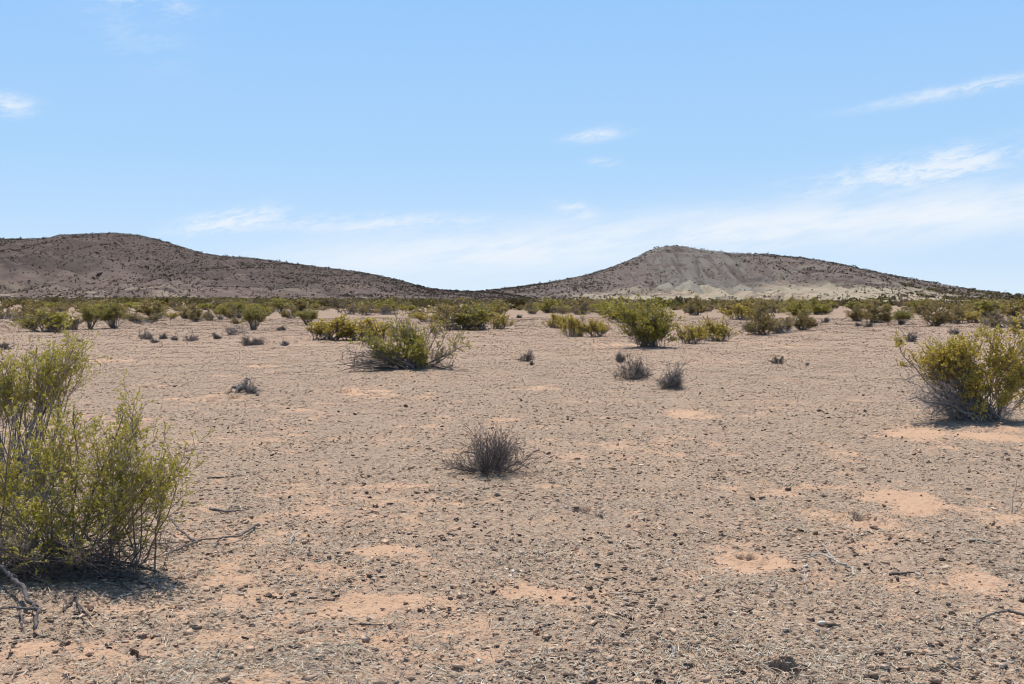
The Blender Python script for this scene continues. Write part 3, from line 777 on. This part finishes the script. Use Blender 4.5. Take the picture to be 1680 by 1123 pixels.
# ------------------------------------------------------------------ middle distance bushes
def dome_lobes(rng, n, flat=1.0, low=0.35, r=0.22, leafy=1.0, w=0.7):
    out = []
    for i in range(n):
        th = math.acos(rng.uniform(0.15, 1)); ph = rng.random() * 6.283; q = rng.uniform(0.55, 0.9)
        out.append((w * math.sin(th) * math.cos(ph) * q, w * math.sin(th) * math.sin(ph) * q, max(low, 0.92 * math.cos(th) * q + 0.12), r, r, r * 0.8 * flat, 1, leafy))
    for i in range(int(n * 0.7) if low < 0.5 else 0):
        ph = rng.random() * 6.283; q = rng.uniform(0.3, 0.62); out.append((q * math.cos(ph), q * math.sin(ph), rng.uniform(0.14, 0.36), r * 0.8, r * 0.8, 0.12, 0.8, leafy * rng.uniform(0.2, 0.9)))
    return out
def proto(kind, seed, lod):
    rng = np.random.default_rng(seed)
    if lod == 2: base = dict(n_stems=38, sec=5, twig=3, leaves=6, leaf=0.058, stem_r=0.014, bark_min=0.006, twig_len=(0.08, 0.2))
    else: base = dict(n_stems=24, sec=4, twig=2, leaves=5, leaf=0.105, stem_r=0.020, bark_min=0.010, twig_len=(0.1, 0.24))
    if kind == 'green':
        return gen_plant(seed, dome_lobes(rng, 9), base_r=0.2, leaf_cols=GREEN, bark=(0.19, 0.16, 0.14), rust=0.05, **base)
    if kind == 'olive':
        return gen_plant(seed, dome_lobes(rng, 8, low=0.4), base_r=0.22, leaf_cols=DULL, bark=(0.20, 0.17, 0.155), rust=0.12, **base)
    if kind == 'yellow':
        base['twig'] = 3
        return gen_plant(seed, dome_lobes(rng, 10, r=0.18, low=0.4), base_r=0.35, leaf_cols=YELLOW, bark=(0.22, 0.18, 0.15), rust=0.25, up=0.6, **base)
    if kind == 'vase':
        return gen_plant(seed, dome_lobes(rng, 8, r=0.2, low=0.6, w=0.6), base_r=0.06, leaf_cols=DUSKY, bark=(0.22, 0.19, 0.17), tmin=0.55, **base)
    return gen_plant(seed, dome_lobes(rng, 8, low=0.3, leafy=0.5), base_r=0.2, leaf_cols=DULL, bark=(0.30, 0.265, 0.245), rust=0.2, **base)   # grey

MID = [
    (80, 545, 66, 40, 'green', 'dense bright green bush with a dark base, left end of the scrub belt'),
    (120, 541, 34, 34, 'grey', 'half bare twiggy bush joined to the dense bright green one'),
    (148, 541, 30, 38, 'vase', 'narrow bush on bare dark stems, next right of the half bare one'),
    (188, 539, 42, 36, 'vase', 'open bush of splayed stems left of the wide grey green mound'),
    (238, 531, 52, 27, 'grey', 'wide low grey green mound bush at left'),
    (40, 531, 38, 22, 'grey', 'reddish grey thin bush behind the top of the left bush'),
    (283, 524, 13, 13, 'yellow', 'tiny yellow green bush alone on pale ground at left'),
    (323, 528, 28, 27, 'olive', 'compact olive bush touching a small dry one at left'),
    (343, 527, 15, 23, 'grey', 'small dry bush on the right of the compact olive one'),
    (382, 523, 28, 24, 'grey', 'grey bush with a thin green top left of the grey round one'),
    (415, 542, 40, 40, 'vase', 'vase shaped olive bush standing over blue grey dead shrubs'),
    (435, 517, 28, 22, 'grey', 'grey round bush behind the vase shaped olive bush'),
    (386, 532, 16, 9, 'olive', 'very small green bush left of the vase shaped olive bush'),
    (478, 523, 22, 22, 'olive', 'dull bush behind the yellow green cup shaped bush'),
    (505, 534, 34, 27, 'vase', 'yellow green cup shaped bush left of the long yellow clump'),
    (546, 558, 78, 46, 'yellow', 'broad yellow green bush behind the sprawling bush, its left neighbour'),
    (604, 559, 80, 40, 'yellow', 'dry yellowish bush between the broad yellow green one and the sprawling one'),
    (745, 542, 62, 44, 'olive', 'left bush of the big dark clump at centre'),
    (792, 542, 58, 46, 'green', 'greenest bush in the middle of the big clump at centre'),
    (820, 540, 30, 30, 'yellow', 'short yellowish bush at the right end of the big centre clump'),
    (762, 530, 84, 44, 'olive', 'widest olive bush at the back of the big centre clump'),
    (706, 529, 36, 22, 'yellow', 'small pale bush just left of the big centre clump'),
    (682, 521, 30, 16, 'olive', 'low dark bush with twiggy left side, second left of the centre clump'),
    (588, 511, 22, 15, 'green', 'round green bush alone in the gap left of the broad dead shrub'),
    (645, 511, 34, 24, 'green', 'leafy green bush rising behind the broad dead shrub'),
    (915, 539, 38, 26, 'yellow', 'small bush with a bright right side, left of the rusty bush'),
    (945, 553, 36, 38, 'yellow', 'rusty orange tinged bush, left half of a pair'),
    (979, 553, 36, 34, 'yellow', 'yellowish bush, right half of the pair with the rusty one'),
    (1030, 529, 68, 40, 'green', 'bright green bush directly behind the tall bright green one, on its left'),
    (903, 514, 44, 24, 'green', 'two lobed green bush left of the butte, before the belt'),
    (925, 513, 24, 20, 'olive', 'rounded olive bush at the right of the two lobed one'),
    (877, 516, 20, 13, 'grey', 'small dry bush left of the two lobed green bush'),
    (952, 517, 32, 24, 'grey', 'thin grey stemmed bush behind the rusty pair'),
    (990, 518, 38, 26, 'green', 'bright topped bush left of the bush behind the tall green one'),
    (1135, 564, 42, 36, 'yellow', 'yellow shrub of upright stems, left of two, beside the tall green bush'),
    (1177, 560, 46, 38, 'yellow', 'golden shrub of upright stems, right of two, beside the tall green bush'),
    (1250, 550, 44, 46, 'olive', 'tallest olive bush at the front of the right centre row'),
    (1287, 547, 46, 40, 'grey', 'grey stemmed bush in the middle of the right centre row'),
    (1315, 542, 34, 34, 'olive', 'bush with dark twiggy base, right end of the right centre row'),
    (1143, 518, 24, 30, 'olive', 'upright dark bush behind the two golden shrubs'),
    (1345, 516, 34, 27, 'green', 'rounded green bush at the far end of the row, by the sandy gap'),
    (1222, 525, 46, 28, 'yellow', 'bright yellowish bush behind the right centre row, left'),
    (1318, 522, 40, 32, 'green', 'leafy bush behind the right centre row, right'),
    (1292, 508, 24, 22, 'green', 'small round green bush far behind the right centre row'),
    (1404, 527, 28, 28, 'olive', 'dark bush at the right side of the sandy gap'),
    (1435, 530, 46, 34, 'olive', 'rounded olive bush with a brown base right of the gap'),
    (1478, 533, 36, 25, 'vase', 'pale sparse bush of splayed stems right of the rounded olive one'),
    (1530, 536, 36, 42, 'olive', 'tall dull olive bush above the left part of the right bush'),
    (1570, 531, 36, 26, 'olive', 'low dark olive bush right of the tall dull one'),
    (1597, 530, 34, 22, 'yellow', 'low rusty brown bush above the right bush'),
    (1640, 538, 42, 32, 'grey', 'purplish grey bush near the right edge behind the right bush'),
    (1674, 540, 30, 28, 'grey', 'grey bush cut by the right picture edge in the scrub belt'),
    (1120, 556, 16, 14, 'olive', 'dark low bush between the tall green bush and the yellow shrubs'),
]
PROTO2 = {}
seedn = 1000
for i, (px, py, w, h, kind, label) in enumerate(MID):
    x, y = at(px, py); s = pxm(y); W, H = w / s, h / s
    key = (kind, i % 3) if h < 44 else (kind, 'u%d' % i)
    sc = (W / 0.88, W / 0.88, H / 1.0); rz = RNG.random() * 6.28
    if key not in PROTO2:
        seedn += 1
        PROTO2[key] = plant_object('creosote_bush', proto(kind, seedn, 2), ground_loc(x, y), rz, label, 'bush', 'creosote bushes across the middle distance', sc)
    else:
        copy_plant(PROTO2[key], ground_loc(x, y), rz, sc, label, 'creosote bushes across the middle distance')

# ------------------------------------------------------------------ far bush belt, individuals
FAR_LABEL = 'small distant creosote bush in the far belt of scrub below the hills'
FAR_GROUP = 'creosote bushes in the far belt of scrub'
PROTO3 = []
for i, kind in enumerate(['green', 'olive', 'olive', 'grey', 'grey', 'olive', 'olive', 'vase']):
    (sV, sF, sC), (lV, lF, lC) = proto(kind, 2000 + i, 3)
    V, Fq, Cc = merge([(sV, sF, sC), (lV, lF, lC)])
    me = build_mesh('creosote_bush', V, [Fq], M_BARK, Cc); me.materials.append(M_LEAF)
    mi = np.zeros(len(Fq), dtype=np.int32); mi[len(sF):] = 1; me.polygons.foreach_set('material_index', mi)
    PROTO3.append(me)
used = [at(m[0], m[1]) for m in MID]
rngf = np.random.default_rng(5); n = 0; cand = 0
pts = []
while n < 244 and cand < 20000:
    cand += 1
    yy = 80 + 95 * rngf.random() ** 1.25; pxl = rngf.uniform(-15, 1695); xx = (pxl - 840) / F * yy
    dens = float(fbm(np.array(xx / 26), np.array(yy / 26), 2, 61))
    if yy < 90 and dens < 0.0: continue
    if yy < 110 and dens < -0.12: continue
    if dens < -0.25: continue
    if 1360 < pxl < 1395 and yy < 150: continue
    if any((xx - a) ** 2 + (yy - b) ** 2 < 2.0 for a, b in pts): continue
    pts.append((xx, yy)); n += 1
    h = rngf.uniform(0.6, 1.6); w = h * rngf.uniform(1.3, 2.6)
    o = bpy.data.objects.new('creosote_bush', PROTO3[rngf.integers(0, 8)]); C.objects.link(o)
    o.location = (xx, yy, float(ground_low(xx, yy)) - 0.02); o.rotation_euler = (0, 0, rngf.random() * 6.28); o.scale = (w / 1.5, w / 1.5, h / 1.08)
    tag(o, FAR_LABEL, 'bush', FAR_GROUP)

# ------------------------------------------------------------------ hills
def interp_profile(prof, px):
    xs, ys = zip(*prof); return np.interp(px, xs, ys)

LEFT = [(-900, 440), (-500, 412), (-200, 400), (0, 396), (50, 397), (110, 394), (150, 388), (190, 386), (230, 389), (280, 404), (325, 420), (370, 424), (430, 429), (500, 439), (570, 447),
        (620, 455), (660, 465), (690, 474), (720, 479), (800, 483), (900, 495), (1000, 500)]
RIGHT = [(640, 499), (720, 490), (780, 482), (840, 475), (900, 467), (960, 455), (1000, 443), (1040, 427), (1070, 412), (1088, 407), (1110, 407), (1150, 413), (1190, 418), (1240, 420), (1300, 426),
         (1350, 435), (1400, 448), (1450, 463), (1500, 477), (1540, 486), (1600, 492), (1700, 499), (1800, 503)]

def left_z(X, Y):
    Yr = 640 + 0.10 * (X + 350)
    px = 840 + X / Yr * F
    k = np.array([interp_profile(LEFT, px.ravel() + o) for o in (-14, -7, 0, 7, 14)]).mean(0).reshape(px.shape)
    H = (497 - k) / F * Yr + EYE
    Yf = 330 + 40 * fbm(X / 160, X * 0 + 3.3, 2, 81)
    t = np.clip((Y - Yf) / (Yr - Yf), 0, 1.0)
    s = 0.42 * t ** 1.25 + 0.58 * sstep(0.25, 1.0, t)
    back = np.clip((Y - Yr) / 420, 0, 1); s = s * (1 - sstep(0, 1, back))
    g = fbm(X / 95, Y / 120, 4, 83); gl = np.abs(fbm(X / 36 + 0.7 * g, Y / 140 + 0.4 * g, 3, 84))
    z = H * s + (H * 0.10 * g - H * 0.30 * (0.22 - gl)) * np.sin(np.pi * np.clip(t * (1 - back), 0, 1)) - 1.6 * (1 - sstep(0.0, 0.12, t)) + 1.0
    z = np.where(back >= 1, -4, z)
    return z, t, g

def right_z(X, Y):
    Yr = 820 + 0 * X
    px = 840 + X / Yr * F
    k = np.array([interp_profile(RIGHT, px.ravel() + o) for o in (-8, -4, 0, 4, 8)]).mean(0).reshape(px.shape)
    H = (497 - k) / F * Yr + EYE
    Yf = 470 + 60 * fbm(X / 130, X * 0 + 8.3, 2, 181)
    t = np.clip((Y - Yf) / (Yr - Yf), 0, 1)
    butte = np.exp(-((px - 1110) / 85) ** 2)
    steep = sstep(0.52, 1.0, t) * 0.72 + 0.28 * sstep(0, 0.75, t)
    gentle = 0.35 * t + 0.65 * sstep(0.15, 1.0, t)
    s = gentle * (1 - butte) + steep * butte
    back = np.clip((Y - Yr) / 420, 0, 1); s = s * (1 - sstep(0, 1, back))
    g = fbm(X / 70, Y / 90, 4, 183); gl = np.abs(fbm(X / 12 + 0.5 * g, Y / 130 + 0.3 * g, 3, 184))
    env = np.sin(np.pi * np.clip(t * (1 - back), 0, 1))
    z = H * s + env * H * (0.06 * g - (0.20 * butte + 0.07) * (0.3 - gl))
    for mpx, mpy, r, h in ((1092, 470, 19, 3.6), (1131, 469, 25, 4.6), (1176, 470, 19, 3.2), (1050, 466, 20, 2.4), (1215, 471, 22, 2.0)):
        Ym = 640.0; Xm = (mpx - 840) / F * Ym; rm = r / F * Ym
        q = np.sqrt(((X - Xm) / rm) ** 2 + ((Y - Ym) / (rm * 2.2)) ** 2)
        z = z + h * np.clip(1 - q * q, 0, 1) * (1 + 0.25 * g)
    z = z - 1.6 * (1 - sstep(0.0, 0.12, t)) + 1.0
    z = np.where(back >= 1, -4, z)
    return z, t, g, px, butte

def grid_mesh(name, X, Y, Z, col, label):
    n, m = X.shape; idx = np.arange(n * m).reshape(n, m)
    Fq = np.stack([idx[:-1, :-1], idx[:-1, 1:], idx[1:, 1:], idx[1:, :-1]], -1).reshape(-1, 4)
    me = build_mesh(name, np.stack([X.ravel(), Y.ravel(), Z.ravel()], 1), [Fq], M_HILL, col.reshape(-1, 3), smooth=True)
    return tag(link(name, me), label, 'hill', kind='structure')

def lerp(a, b, f): return a + (np.asarray(b) - a) * f[..., None]
def left_hill():
    xs = np.linspace(-760, 70, 480); ys = np.concatenate([np.linspace(300, 660, 300), np.linspace(664, 1090, 60)])
    X, Y = np.meshgrid(xs, ys, indexing='xy'); Z, t, g = left_z(X, Y)
    n = fbm(X / 30, Y / 45, 4, 85)
    c = np.zeros(X.shape + (3,)) + np.array([0.112, 0.082, 0.070])
    c = lerp(c, [0.160, 0.116, 0.096], sstep(0.02, -0.12, t - 0.62 + 0.35 * n + 0.2 * g) )
    c = lerp(c, [0.078, 0.058, 0.052], sstep(0.1, 0.4, n) * 0.7)
    c = lerp(c, [0.36, 0.29, 0.21], sstep(0.05, 0.28, fbm(X / 22, Y / 13, 3, 86)) * sstep(0.65, 0.2, t) * 0.85)
    c = lerp(c, [0.115, 0.094, 0.074], sstep(0.15, 0.4, fbm(X / 80, Y / 60, 2, 87)) * 0.4)
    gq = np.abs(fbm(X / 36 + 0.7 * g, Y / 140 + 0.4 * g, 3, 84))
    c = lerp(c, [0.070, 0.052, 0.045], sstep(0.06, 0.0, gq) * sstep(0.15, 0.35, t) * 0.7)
    c = lerp(c, [0.20, 0.155, 0.13], sstep(0.1, 0.4, fbm(X / 9, Y / 9, 3, 88)) * 0.35)
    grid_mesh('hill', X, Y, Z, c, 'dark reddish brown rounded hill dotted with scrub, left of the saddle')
def right_hill():
    xs = np.linspace(-110, 480, 520); ys = np.concatenate([np.linspace(440, 840, 360), np.linspace(844, 1260, 60)])
    X, Y = np.meshgrid(xs, ys, indexing='xy'); Z, t, g, px, butte = right_z(X, Y)
    n = fbm(X / 24, Y / 40, 4, 185); n2 = fbm(X / 50, Y / 22, 3, 186)
    c = np.zeros(X.shape + (3,)) + np.array([0.160, 0.124, 0.106])
    c = lerp(c, [0.088, 0.060, 0.054], sstep(0.05, 0.35, n) * 0.8)
    c = lerp(c, [0.185, 0.165, 0.125], sstep(0.14, 0.34, n2) * sstep(1150, 1220, px) * 0.8)
    bt = sstep(0.35, 0.65, butte + 0.25 * n)
    gul = fbm(X / 7, Y / 120, 3, 187)
    c = lerp(c, lerp(np.zeros(X.shape + (3,)) + np.array([0.185, 0.165, 0.143]), [0.105, 0.086, 0.076], sstep(-0.1, 0.35, gul)), bt)
    c = lerp(c, [0.125, 0.092, 0.082], bt * sstep(0.0, 0.3, n2) * 0.7)
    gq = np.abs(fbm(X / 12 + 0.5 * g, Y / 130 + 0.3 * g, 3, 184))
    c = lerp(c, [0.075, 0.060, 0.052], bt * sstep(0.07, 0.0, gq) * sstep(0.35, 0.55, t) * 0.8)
    strata = fbm(X / 60, Z / 2.2, 3, 190)
    c = lerp(c, [0.20, 0.178, 0.152], bt * sstep(0.1, 0.35, strata) * 0.6)
    fan = sstep(0.50, 0.34, t + 0.16 * n - 0.06 * butte) * sstep(840, 960, px) * sstep(1420, 1270, px + 70 * n)
    c = lerp(c, [0.42, 0.345, 0.24], fan * 0.9)
    c = lerp(c, [0.36, 0.31, 0.22], fan * sstep(0.05, 0.3, n2))
    c = lerp(c, [0.20, 0.15, 0.115], fan * sstep(0.0, 0.35, -n2) * 0.7)
    for mpx, r in ((1092, 17), (1131, 23), (1176, 17), (1215, 18)):
        Xm = (mpx - 840) / F * 640; q = np.sqrt(((X - Xm) / (r / F * 640)) ** 2 + ((Y - 640) / (r / F * 640 * 2.2)) ** 2)
        c = lerp(c, [0.28, 0.262, 0.21], sstep(1.1, 0.8, q + 0.2 * n) * 0.85)
    c = lerp(c, [0.24, 0.195, 0.165], sstep(0.1, 0.4, fbm(X / 7, Y / 8, 3, 188)) * 0.35)
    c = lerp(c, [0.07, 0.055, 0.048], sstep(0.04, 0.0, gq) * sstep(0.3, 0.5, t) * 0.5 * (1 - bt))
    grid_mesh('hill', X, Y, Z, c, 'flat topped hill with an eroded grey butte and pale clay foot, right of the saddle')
left_hill(); right_hill()

# ------------------------------------------------------------------ far scrub on plain and hills (stuff)
def clumps(x, y, z, h, w, K, cols, seed, ragged=1.0):
    rng = np.random.default_rng(seed); n = len(x)
    u = unit(rng.normal(size=(n, K, 3))) * (rng.random((n, K, 1)) ** 0.45)
    P = np.stack([x[:, None] + u[..., 0] * w[:, None] / 2, y[:, None] + u[..., 1] * w[:, None] / 2, z[:, None] + h[:, None] * (0.48 + 0.5 * u[..., 2])], -1)
    a = unit(rng.normal(size=(n, K, 3))); b = unit(np.cross(a, rng.normal(size=(n, K, 3))))
    s = (h[:, None] * rng.uniform(0.16, 0.34, (n, K)) * ragged)[..., None]
    T = np.stack([P + a * s, P - a * s * 0.6 + b * s * 0.7, P - a * s * 0.6 - b * s * 0.7], 2).reshape(-1, 3)
    col = np.repeat(np.repeat(cols, K, 0) * rng.normal(1, 0.15, (n * K, 1)), 3, 0)
    return T, np.arange(n * K * 3).reshape(-1, 3), np.clip(col, 0.01, 0.5)

def far_scrub():
    rng = np.random.default_rng(404); parts = []
    yy = np.sqrt(rng.uniform(140 ** 2, 640 ** 2, 7800)); xx = yy * np.tan(np.radians(rng.uniform(-29, 29, 7800)))
    dn = fbm(xx / 40, yy / 40, 2, 62); k = dn > -0.12; xx, yy = xx[k], yy[k]
    pxl = 840 + xx / yy * F
    k = ~((yy > 520) & (pxl > 880) & (pxl < 1480)); xx, yy = xx[k], yy[k]
    z = ground_low(xx, yy)
    lz, lt, _ = left_z(xx, yy); z = np.maximum(z, np.where((xx < 70) & (yy > 300), lz, -9))
    rz, rt, _, _, _ = right_z(xx, yy); z = np.maximum(z, np.where((xx > -110) & (yy > 440), rz, -9))
    on_l = (lt > 0.10) & (xx < 70)
    xx, yy, z = xx[~on_l], yy[~on_l], z[~on_l]
    n = len(xx); h = rng.uniform(0.75, 1.6, n); w = h * rng.uniform(1.3, 2.4, n)
    pal = np.array([[0.17, 0.145, 0.04], [0.14, 0.112, 0.05], [0.20, 0.16, 0.065], [0.19, 0.145, 0.095]])
    parts.append(clumps(xx, yy, z, h, w, 46, pal[rng.integers(0, 4, n)] * rng.normal(1.0, 0.15, (n, 1)), 1))
    V, Ff, Cc = merge(parts)
    tag(link('scrub_vegetation', build_mesh('scrub_vegetation', V, [Ff], M_SCRUB, Cc)), 'continuous band of low olive scrub on the plain at the foot of the hills', 'scrub', kind='stuff')
    parts = []
    # left hill
    n0 = 62000; xx = rng.uniform(-560, 60, n0); yy = rng.uniform(345, 700, n0); z, t, g = left_z(xx, yy)
    dn = fbm(xx / 35, yy / 35, 3, 63) + 0.35 * fbm(xx / 9, yy / 9, 2, 65) + 0.5 * sstep(0.07, 0.0, np.abs(fbm(xx / 36 + 0.7 * g, yy / 140 + 0.4 * g, 3, 84))); k = (t > 0.06) & (rng.random(n0) < np.clip(0.72 + 0.9 * dn + 0.35 * np.abs(t - 0.5) - 0.22 * ((t > 0.35) & (t < 0.6)), 0.08, 1)); xx, yy, z, t = xx[k], yy[k], z[k], t[k]
    n = len(xx); h = np.exp(rng.normal(math.log(0.47), 0.40, n)); w = h * rng.uniform(1.2, 2.0, n)
    pal = np.array([[0.075, 0.058, 0.042], [0.085, 0.070, 0.045], [0.06, 0.047, 0.039], [0.095, 0.076, 0.055]])
    parts.append(clumps(xx, yy, z, h, w, 10, pal[rng.integers(0, 4, n)], 2, 1.3))
    # right hill
    n0 = 44000; xx = rng.uniform(-110, 480, n0); yy = rng.uniform(500, 880, n0); z, t, g, px, butte = right_z(xx, yy)
    dn = fbm(xx / 30, yy / 30, 3, 64) + 0.35 * fbm(xx / 9, yy / 9, 2, 65)
    p = np.clip(0.55 + 1.0 * dn - 0.62 * butte * (t > 0.3) - 0.25 * ((t < 0.5) & (px > 900) & (px < 1350)) + 0.25 * (t > 0.85), 0.03, 1)
    k = (t > 0.05) & (rng.random(n0) < p); xx, yy, z = xx[k], yy[k], z[k]
    n = len(xx); h = np.exp(rng.normal(math.log(0.64), 0.38, n)); w = h * rng.uniform(1.2, 2.0, n)
    parts.append(clumps(xx, yy, z, h, w, 10, pal[rng.integers(0, 4, n)], 3, 1.25))
    V, Ff, Cc = merge(parts)
    tag(link('hillside_scrub', build_mesh('hillside_scrub', V, [Ff], M_SCRUB, Cc)), 'countless small dark shrubs dotting the slopes of both hills', 'scrub', kind='stuff')
far_scrub()

# ------------------------------------------------------------------ sky, sun
SUN_EL, SUN_AZ = math.radians(67), math.radians(-12)     # azimuth from +Y (view direction), negative = left
def build_world():
    w = bpy.data.worlds.new('World'); bpy.context.scene.world = w; w.use_nodes = True
    nt = w.node_tree; bg = nt.nodes['Background']
    sky = nt.nodes.new('ShaderNodeTexSky'); sky.sky_type = 'NISHITA'; sky.sun_disc = False
    sky.sun_elevation = SUN_EL; sky.sun_rotation = SUN_AZ; sky.altitude = 2500
    sky.air_density = 0.7; sky.dust_density = 0.0; sky.ozone_density = 3.0
    tc = nt.nodes.new('ShaderNodeTexCoord').outputs['Generated']
    sp = nt.nodes.new('ShaderNodeSeparateXYZ'); nt.links.new(tc, sp.inputs[0])
    az = math_(nt, 'ARCTAN2', sp.outputs[0], sp.outputs[1]); el = math_(nt, 'ARCSINE', sp.outputs[2])
    # streaky noise in azimuth / elevation
    cv = nt.nodes.new('ShaderNodeCombineXYZ'); nt.links.new(math_(nt, 'MULTIPLY', az, 9.0), cv.inputs[0])
    nt.links.new(math_(nt, 'ADD', math_(nt, 'MULTIPLY', el, 42.0), math_(nt, 'MULTIPLY', az, -7.0)), cv.inputs[1])
    n1 = noise(nt, 1.0, 6, 0.62, cv.outputs[0])
    cv2 = nt.nodes.new('ShaderNodeCombineXYZ'); nt.links.new(math_(nt, 'MULTIPLY', az, 30.0), cv2.inputs[0])
    nt.links.new(math_(nt, 'ADD', math_(nt, 'MULTIPLY', el, 70.0), math_(nt, 'MULTIPLY', az, -12.0)), cv2.inputs[1])
    n2 = noise(nt, 1.0, 5, 0.6, cv2.outputs[0])
    total = None
    # cirrus wisps: centre and half sizes in photo pixels, slope (rise right), strength
    for px, py, rx, ry, sl, st in ((375, 362, 95, 20, -0.24, 0.75), (590, 366, 230, 18, -0.02, 0.6), (945, 343, 45, 16, 0.25, 0.6), (975, 224, 58, 13, -0.12, 0.6), (990, 267, 30, 9, 0.0, 0.5),
                                   (1440, 288, 150, 28, -0.14, 0.62), (1590, 268, 110, 30, -0.25, 0.55), (1570, 150, 170, 12, -0.13, 0.6), (15, 173, 55, 20, 0.1, 0.65), (220, 45, 110, 80, 0.4, 0.24),
                                   (1150, 350, 40, 6, -0.05, 0.3), (275, 8, 80, 20, 0.1, 0.35)):
        a0 = math.atan((px - 840) / F); e0 = math.atan((497 - py) / F * math.cos(a0))
        dx = math_(nt, 'SUBTRACT', az, a0); dy = math_(nt, 'SUBTRACT', el, e0)
        dy = math_(nt, 'ADD', dy, math_(nt, 'MULTIPLY', dx, sl)); 
        q = math_(nt, 'ADD', math_(nt, 'POWER', math_(nt, 'ABSOLUTE', math_(nt, 'DIVIDE', dx, rx / F)), 2), math_(nt, 'POWER', math_(nt, 'ABSOLUTE', math_(nt, 'DIVIDE', dy, ry / F)), 2))
        e = math_(nt, 'MULTIPLY', math_(nt, 'EXPONENT', math_(nt, 'MULTIPLY', q, -1.1)), st)
        total = e if total is None else math_(nt, 'ADD', total, e)
    cv3 = nt.nodes.new('ShaderNodeCombineXYZ'); nt.links.new(math_(nt, 'ADD', math_(nt, 'MULTIPLY', az, 60.0), math_(nt, 'MULTIPLY', n1, 6.0)), cv3.inputs[0])
    nt.links.new(math_(nt, 'ADD', math_(nt, 'ADD', math_(nt, 'MULTIPLY', el, 210.0), math_(nt, 'MULTIPLY', az, -40.0)), math_(nt, 'MULTIPLY', n2, 5.0)), cv3.inputs[1])
    n3 = noise(nt, 1.0, 6, 0.65, cv3.outputs[0])
    nn = ramp(nt, math_(nt, 'ADD', math_(nt, 'ADD', math_(nt, 'MULTIPLY', n1, 0.34), math_(nt, 'MULTIPLY', n2, 0.30)), math_(nt, 'MULTIPLY', n3, 0.36)), 0.38, 0.60)
    wisps = math_(nt, 'MULTIPLY', ramp(nt, math_(nt, 'MULTIPLY', total, math_(nt, 'ADD', math_(nt, 'MULTIPLY', nn, 1.25), 0.15)), 0.0, 1.1), 0.80)
    # veil above the hills, thicker to the right
    ev = math_(nt, 'SUBTRACT', el, math_(nt, 'ADD', (497 - 410) / F, math_(nt, 'MULTIPLY', az, 0.07)))
    band = math_(nt, 'EXPONENT', math_(nt, 'MULTIPLY', math_(nt, 'POWER', math_(nt, 'ABSOLUTE', math_(nt, 'DIVIDE', ev, 40 / F)), 2), -1.0))
    side = ramp(nt, az, -0.36, -0.02)
    veil = math_(nt, 'MULTIPLY', math_(nt, 'MULTIPLY', band, side), math_(nt, 'ADD', math_(nt, 'MULTIPLY', ramp(nt, n1, 0.30, 0.62), 0.62), 0.36))
    cl = math_(nt, 'ADD', wisps, veil, clamp=True)
    cr = nt.nodes.new('ShaderNodeValToRGB'); nt.links.new(el, cr.inputs[0])
    stops = [(0.0, (0.70, 0.82, 0.95)), (0.02, (0.66, 0.80, 0.96)), (0.075, (0.54, 0.755, 1.0)), (0.13, (0.455, 0.72, 1.02)), (0.27, (0.355, 0.65, 1.06)), (0.5, (0.16, 0.36, 0.68)), (1.0, (0.06, 0.16, 0.40))]
    for i, (p, c) in enumerate(stops):
        e = cr.color_ramp.elements[i] if i < 2 else cr.color_ramp.elements.new(p)
        e.position = p; e.color = (*c, 1)
    grad = nt.nodes.new('ShaderNodeVectorMath'); grad.operation = 'SCALE'; nt.links.new(cr.outputs[0], grad.inputs[0]); grad.inputs[3].default_value = 0.87 / SKY_STR
    tint = mixc(nt, 0.82, sky.outputs[0], grad.outputs[0])
    col = mixc(nt, cl, tint, CLOUD)
    nt.links.new(col, bg.inputs['Color']); bg.inputs['Strength'].default_value = SKY_STR
CLOUD = (6.8, 7.25, 7.8); SKY_STR = 0.11
build_world()
sl = bpy.data.lights.new('sun', 'SUN'); sl.energy = 4.6; sl.angle = math.radians(0.53); sl.color = (1.0, 0.94, 0.86)
so = bpy.data.objects.new('sun', sl); C.objects.link(so)
dv = Vector((math.sin(SUN_AZ) * math.cos(SUN_EL), math.cos(SUN_AZ) * math.cos(SUN_EL), math.sin(SUN_EL)))
so.rotation_euler = dv.to_track_quat('Z', 'Y').to_euler(); so.location = (0, 0, 50)

# ------------------------------------------------------------------ camera
cd = bpy.data.cameras.new('camera'); co = bpy.data.objects.new('camera', cd); C.objects.link(co)
cd.sensor_fit = 'HORIZONTAL'; cd.sensor_width = 36.0; cd.lens = F / 1680.0 * 36.0
co.location = (0, 0, CAMZ); co.rotation_euler = (math.pi / 2 - PITCH, 0, 0)
cd.clip_start = 0.05; cd.clip_end = 20000
sc = bpy.context.scene; sc.camera = co
sc.view_settings.view_transform = 'Standard'; sc.view_settings.look = 'None'
sc.cycles.filter_width = 1.05
sc.view_settings.exposure = 0.2; sc.view_settings.gamma = 1.0
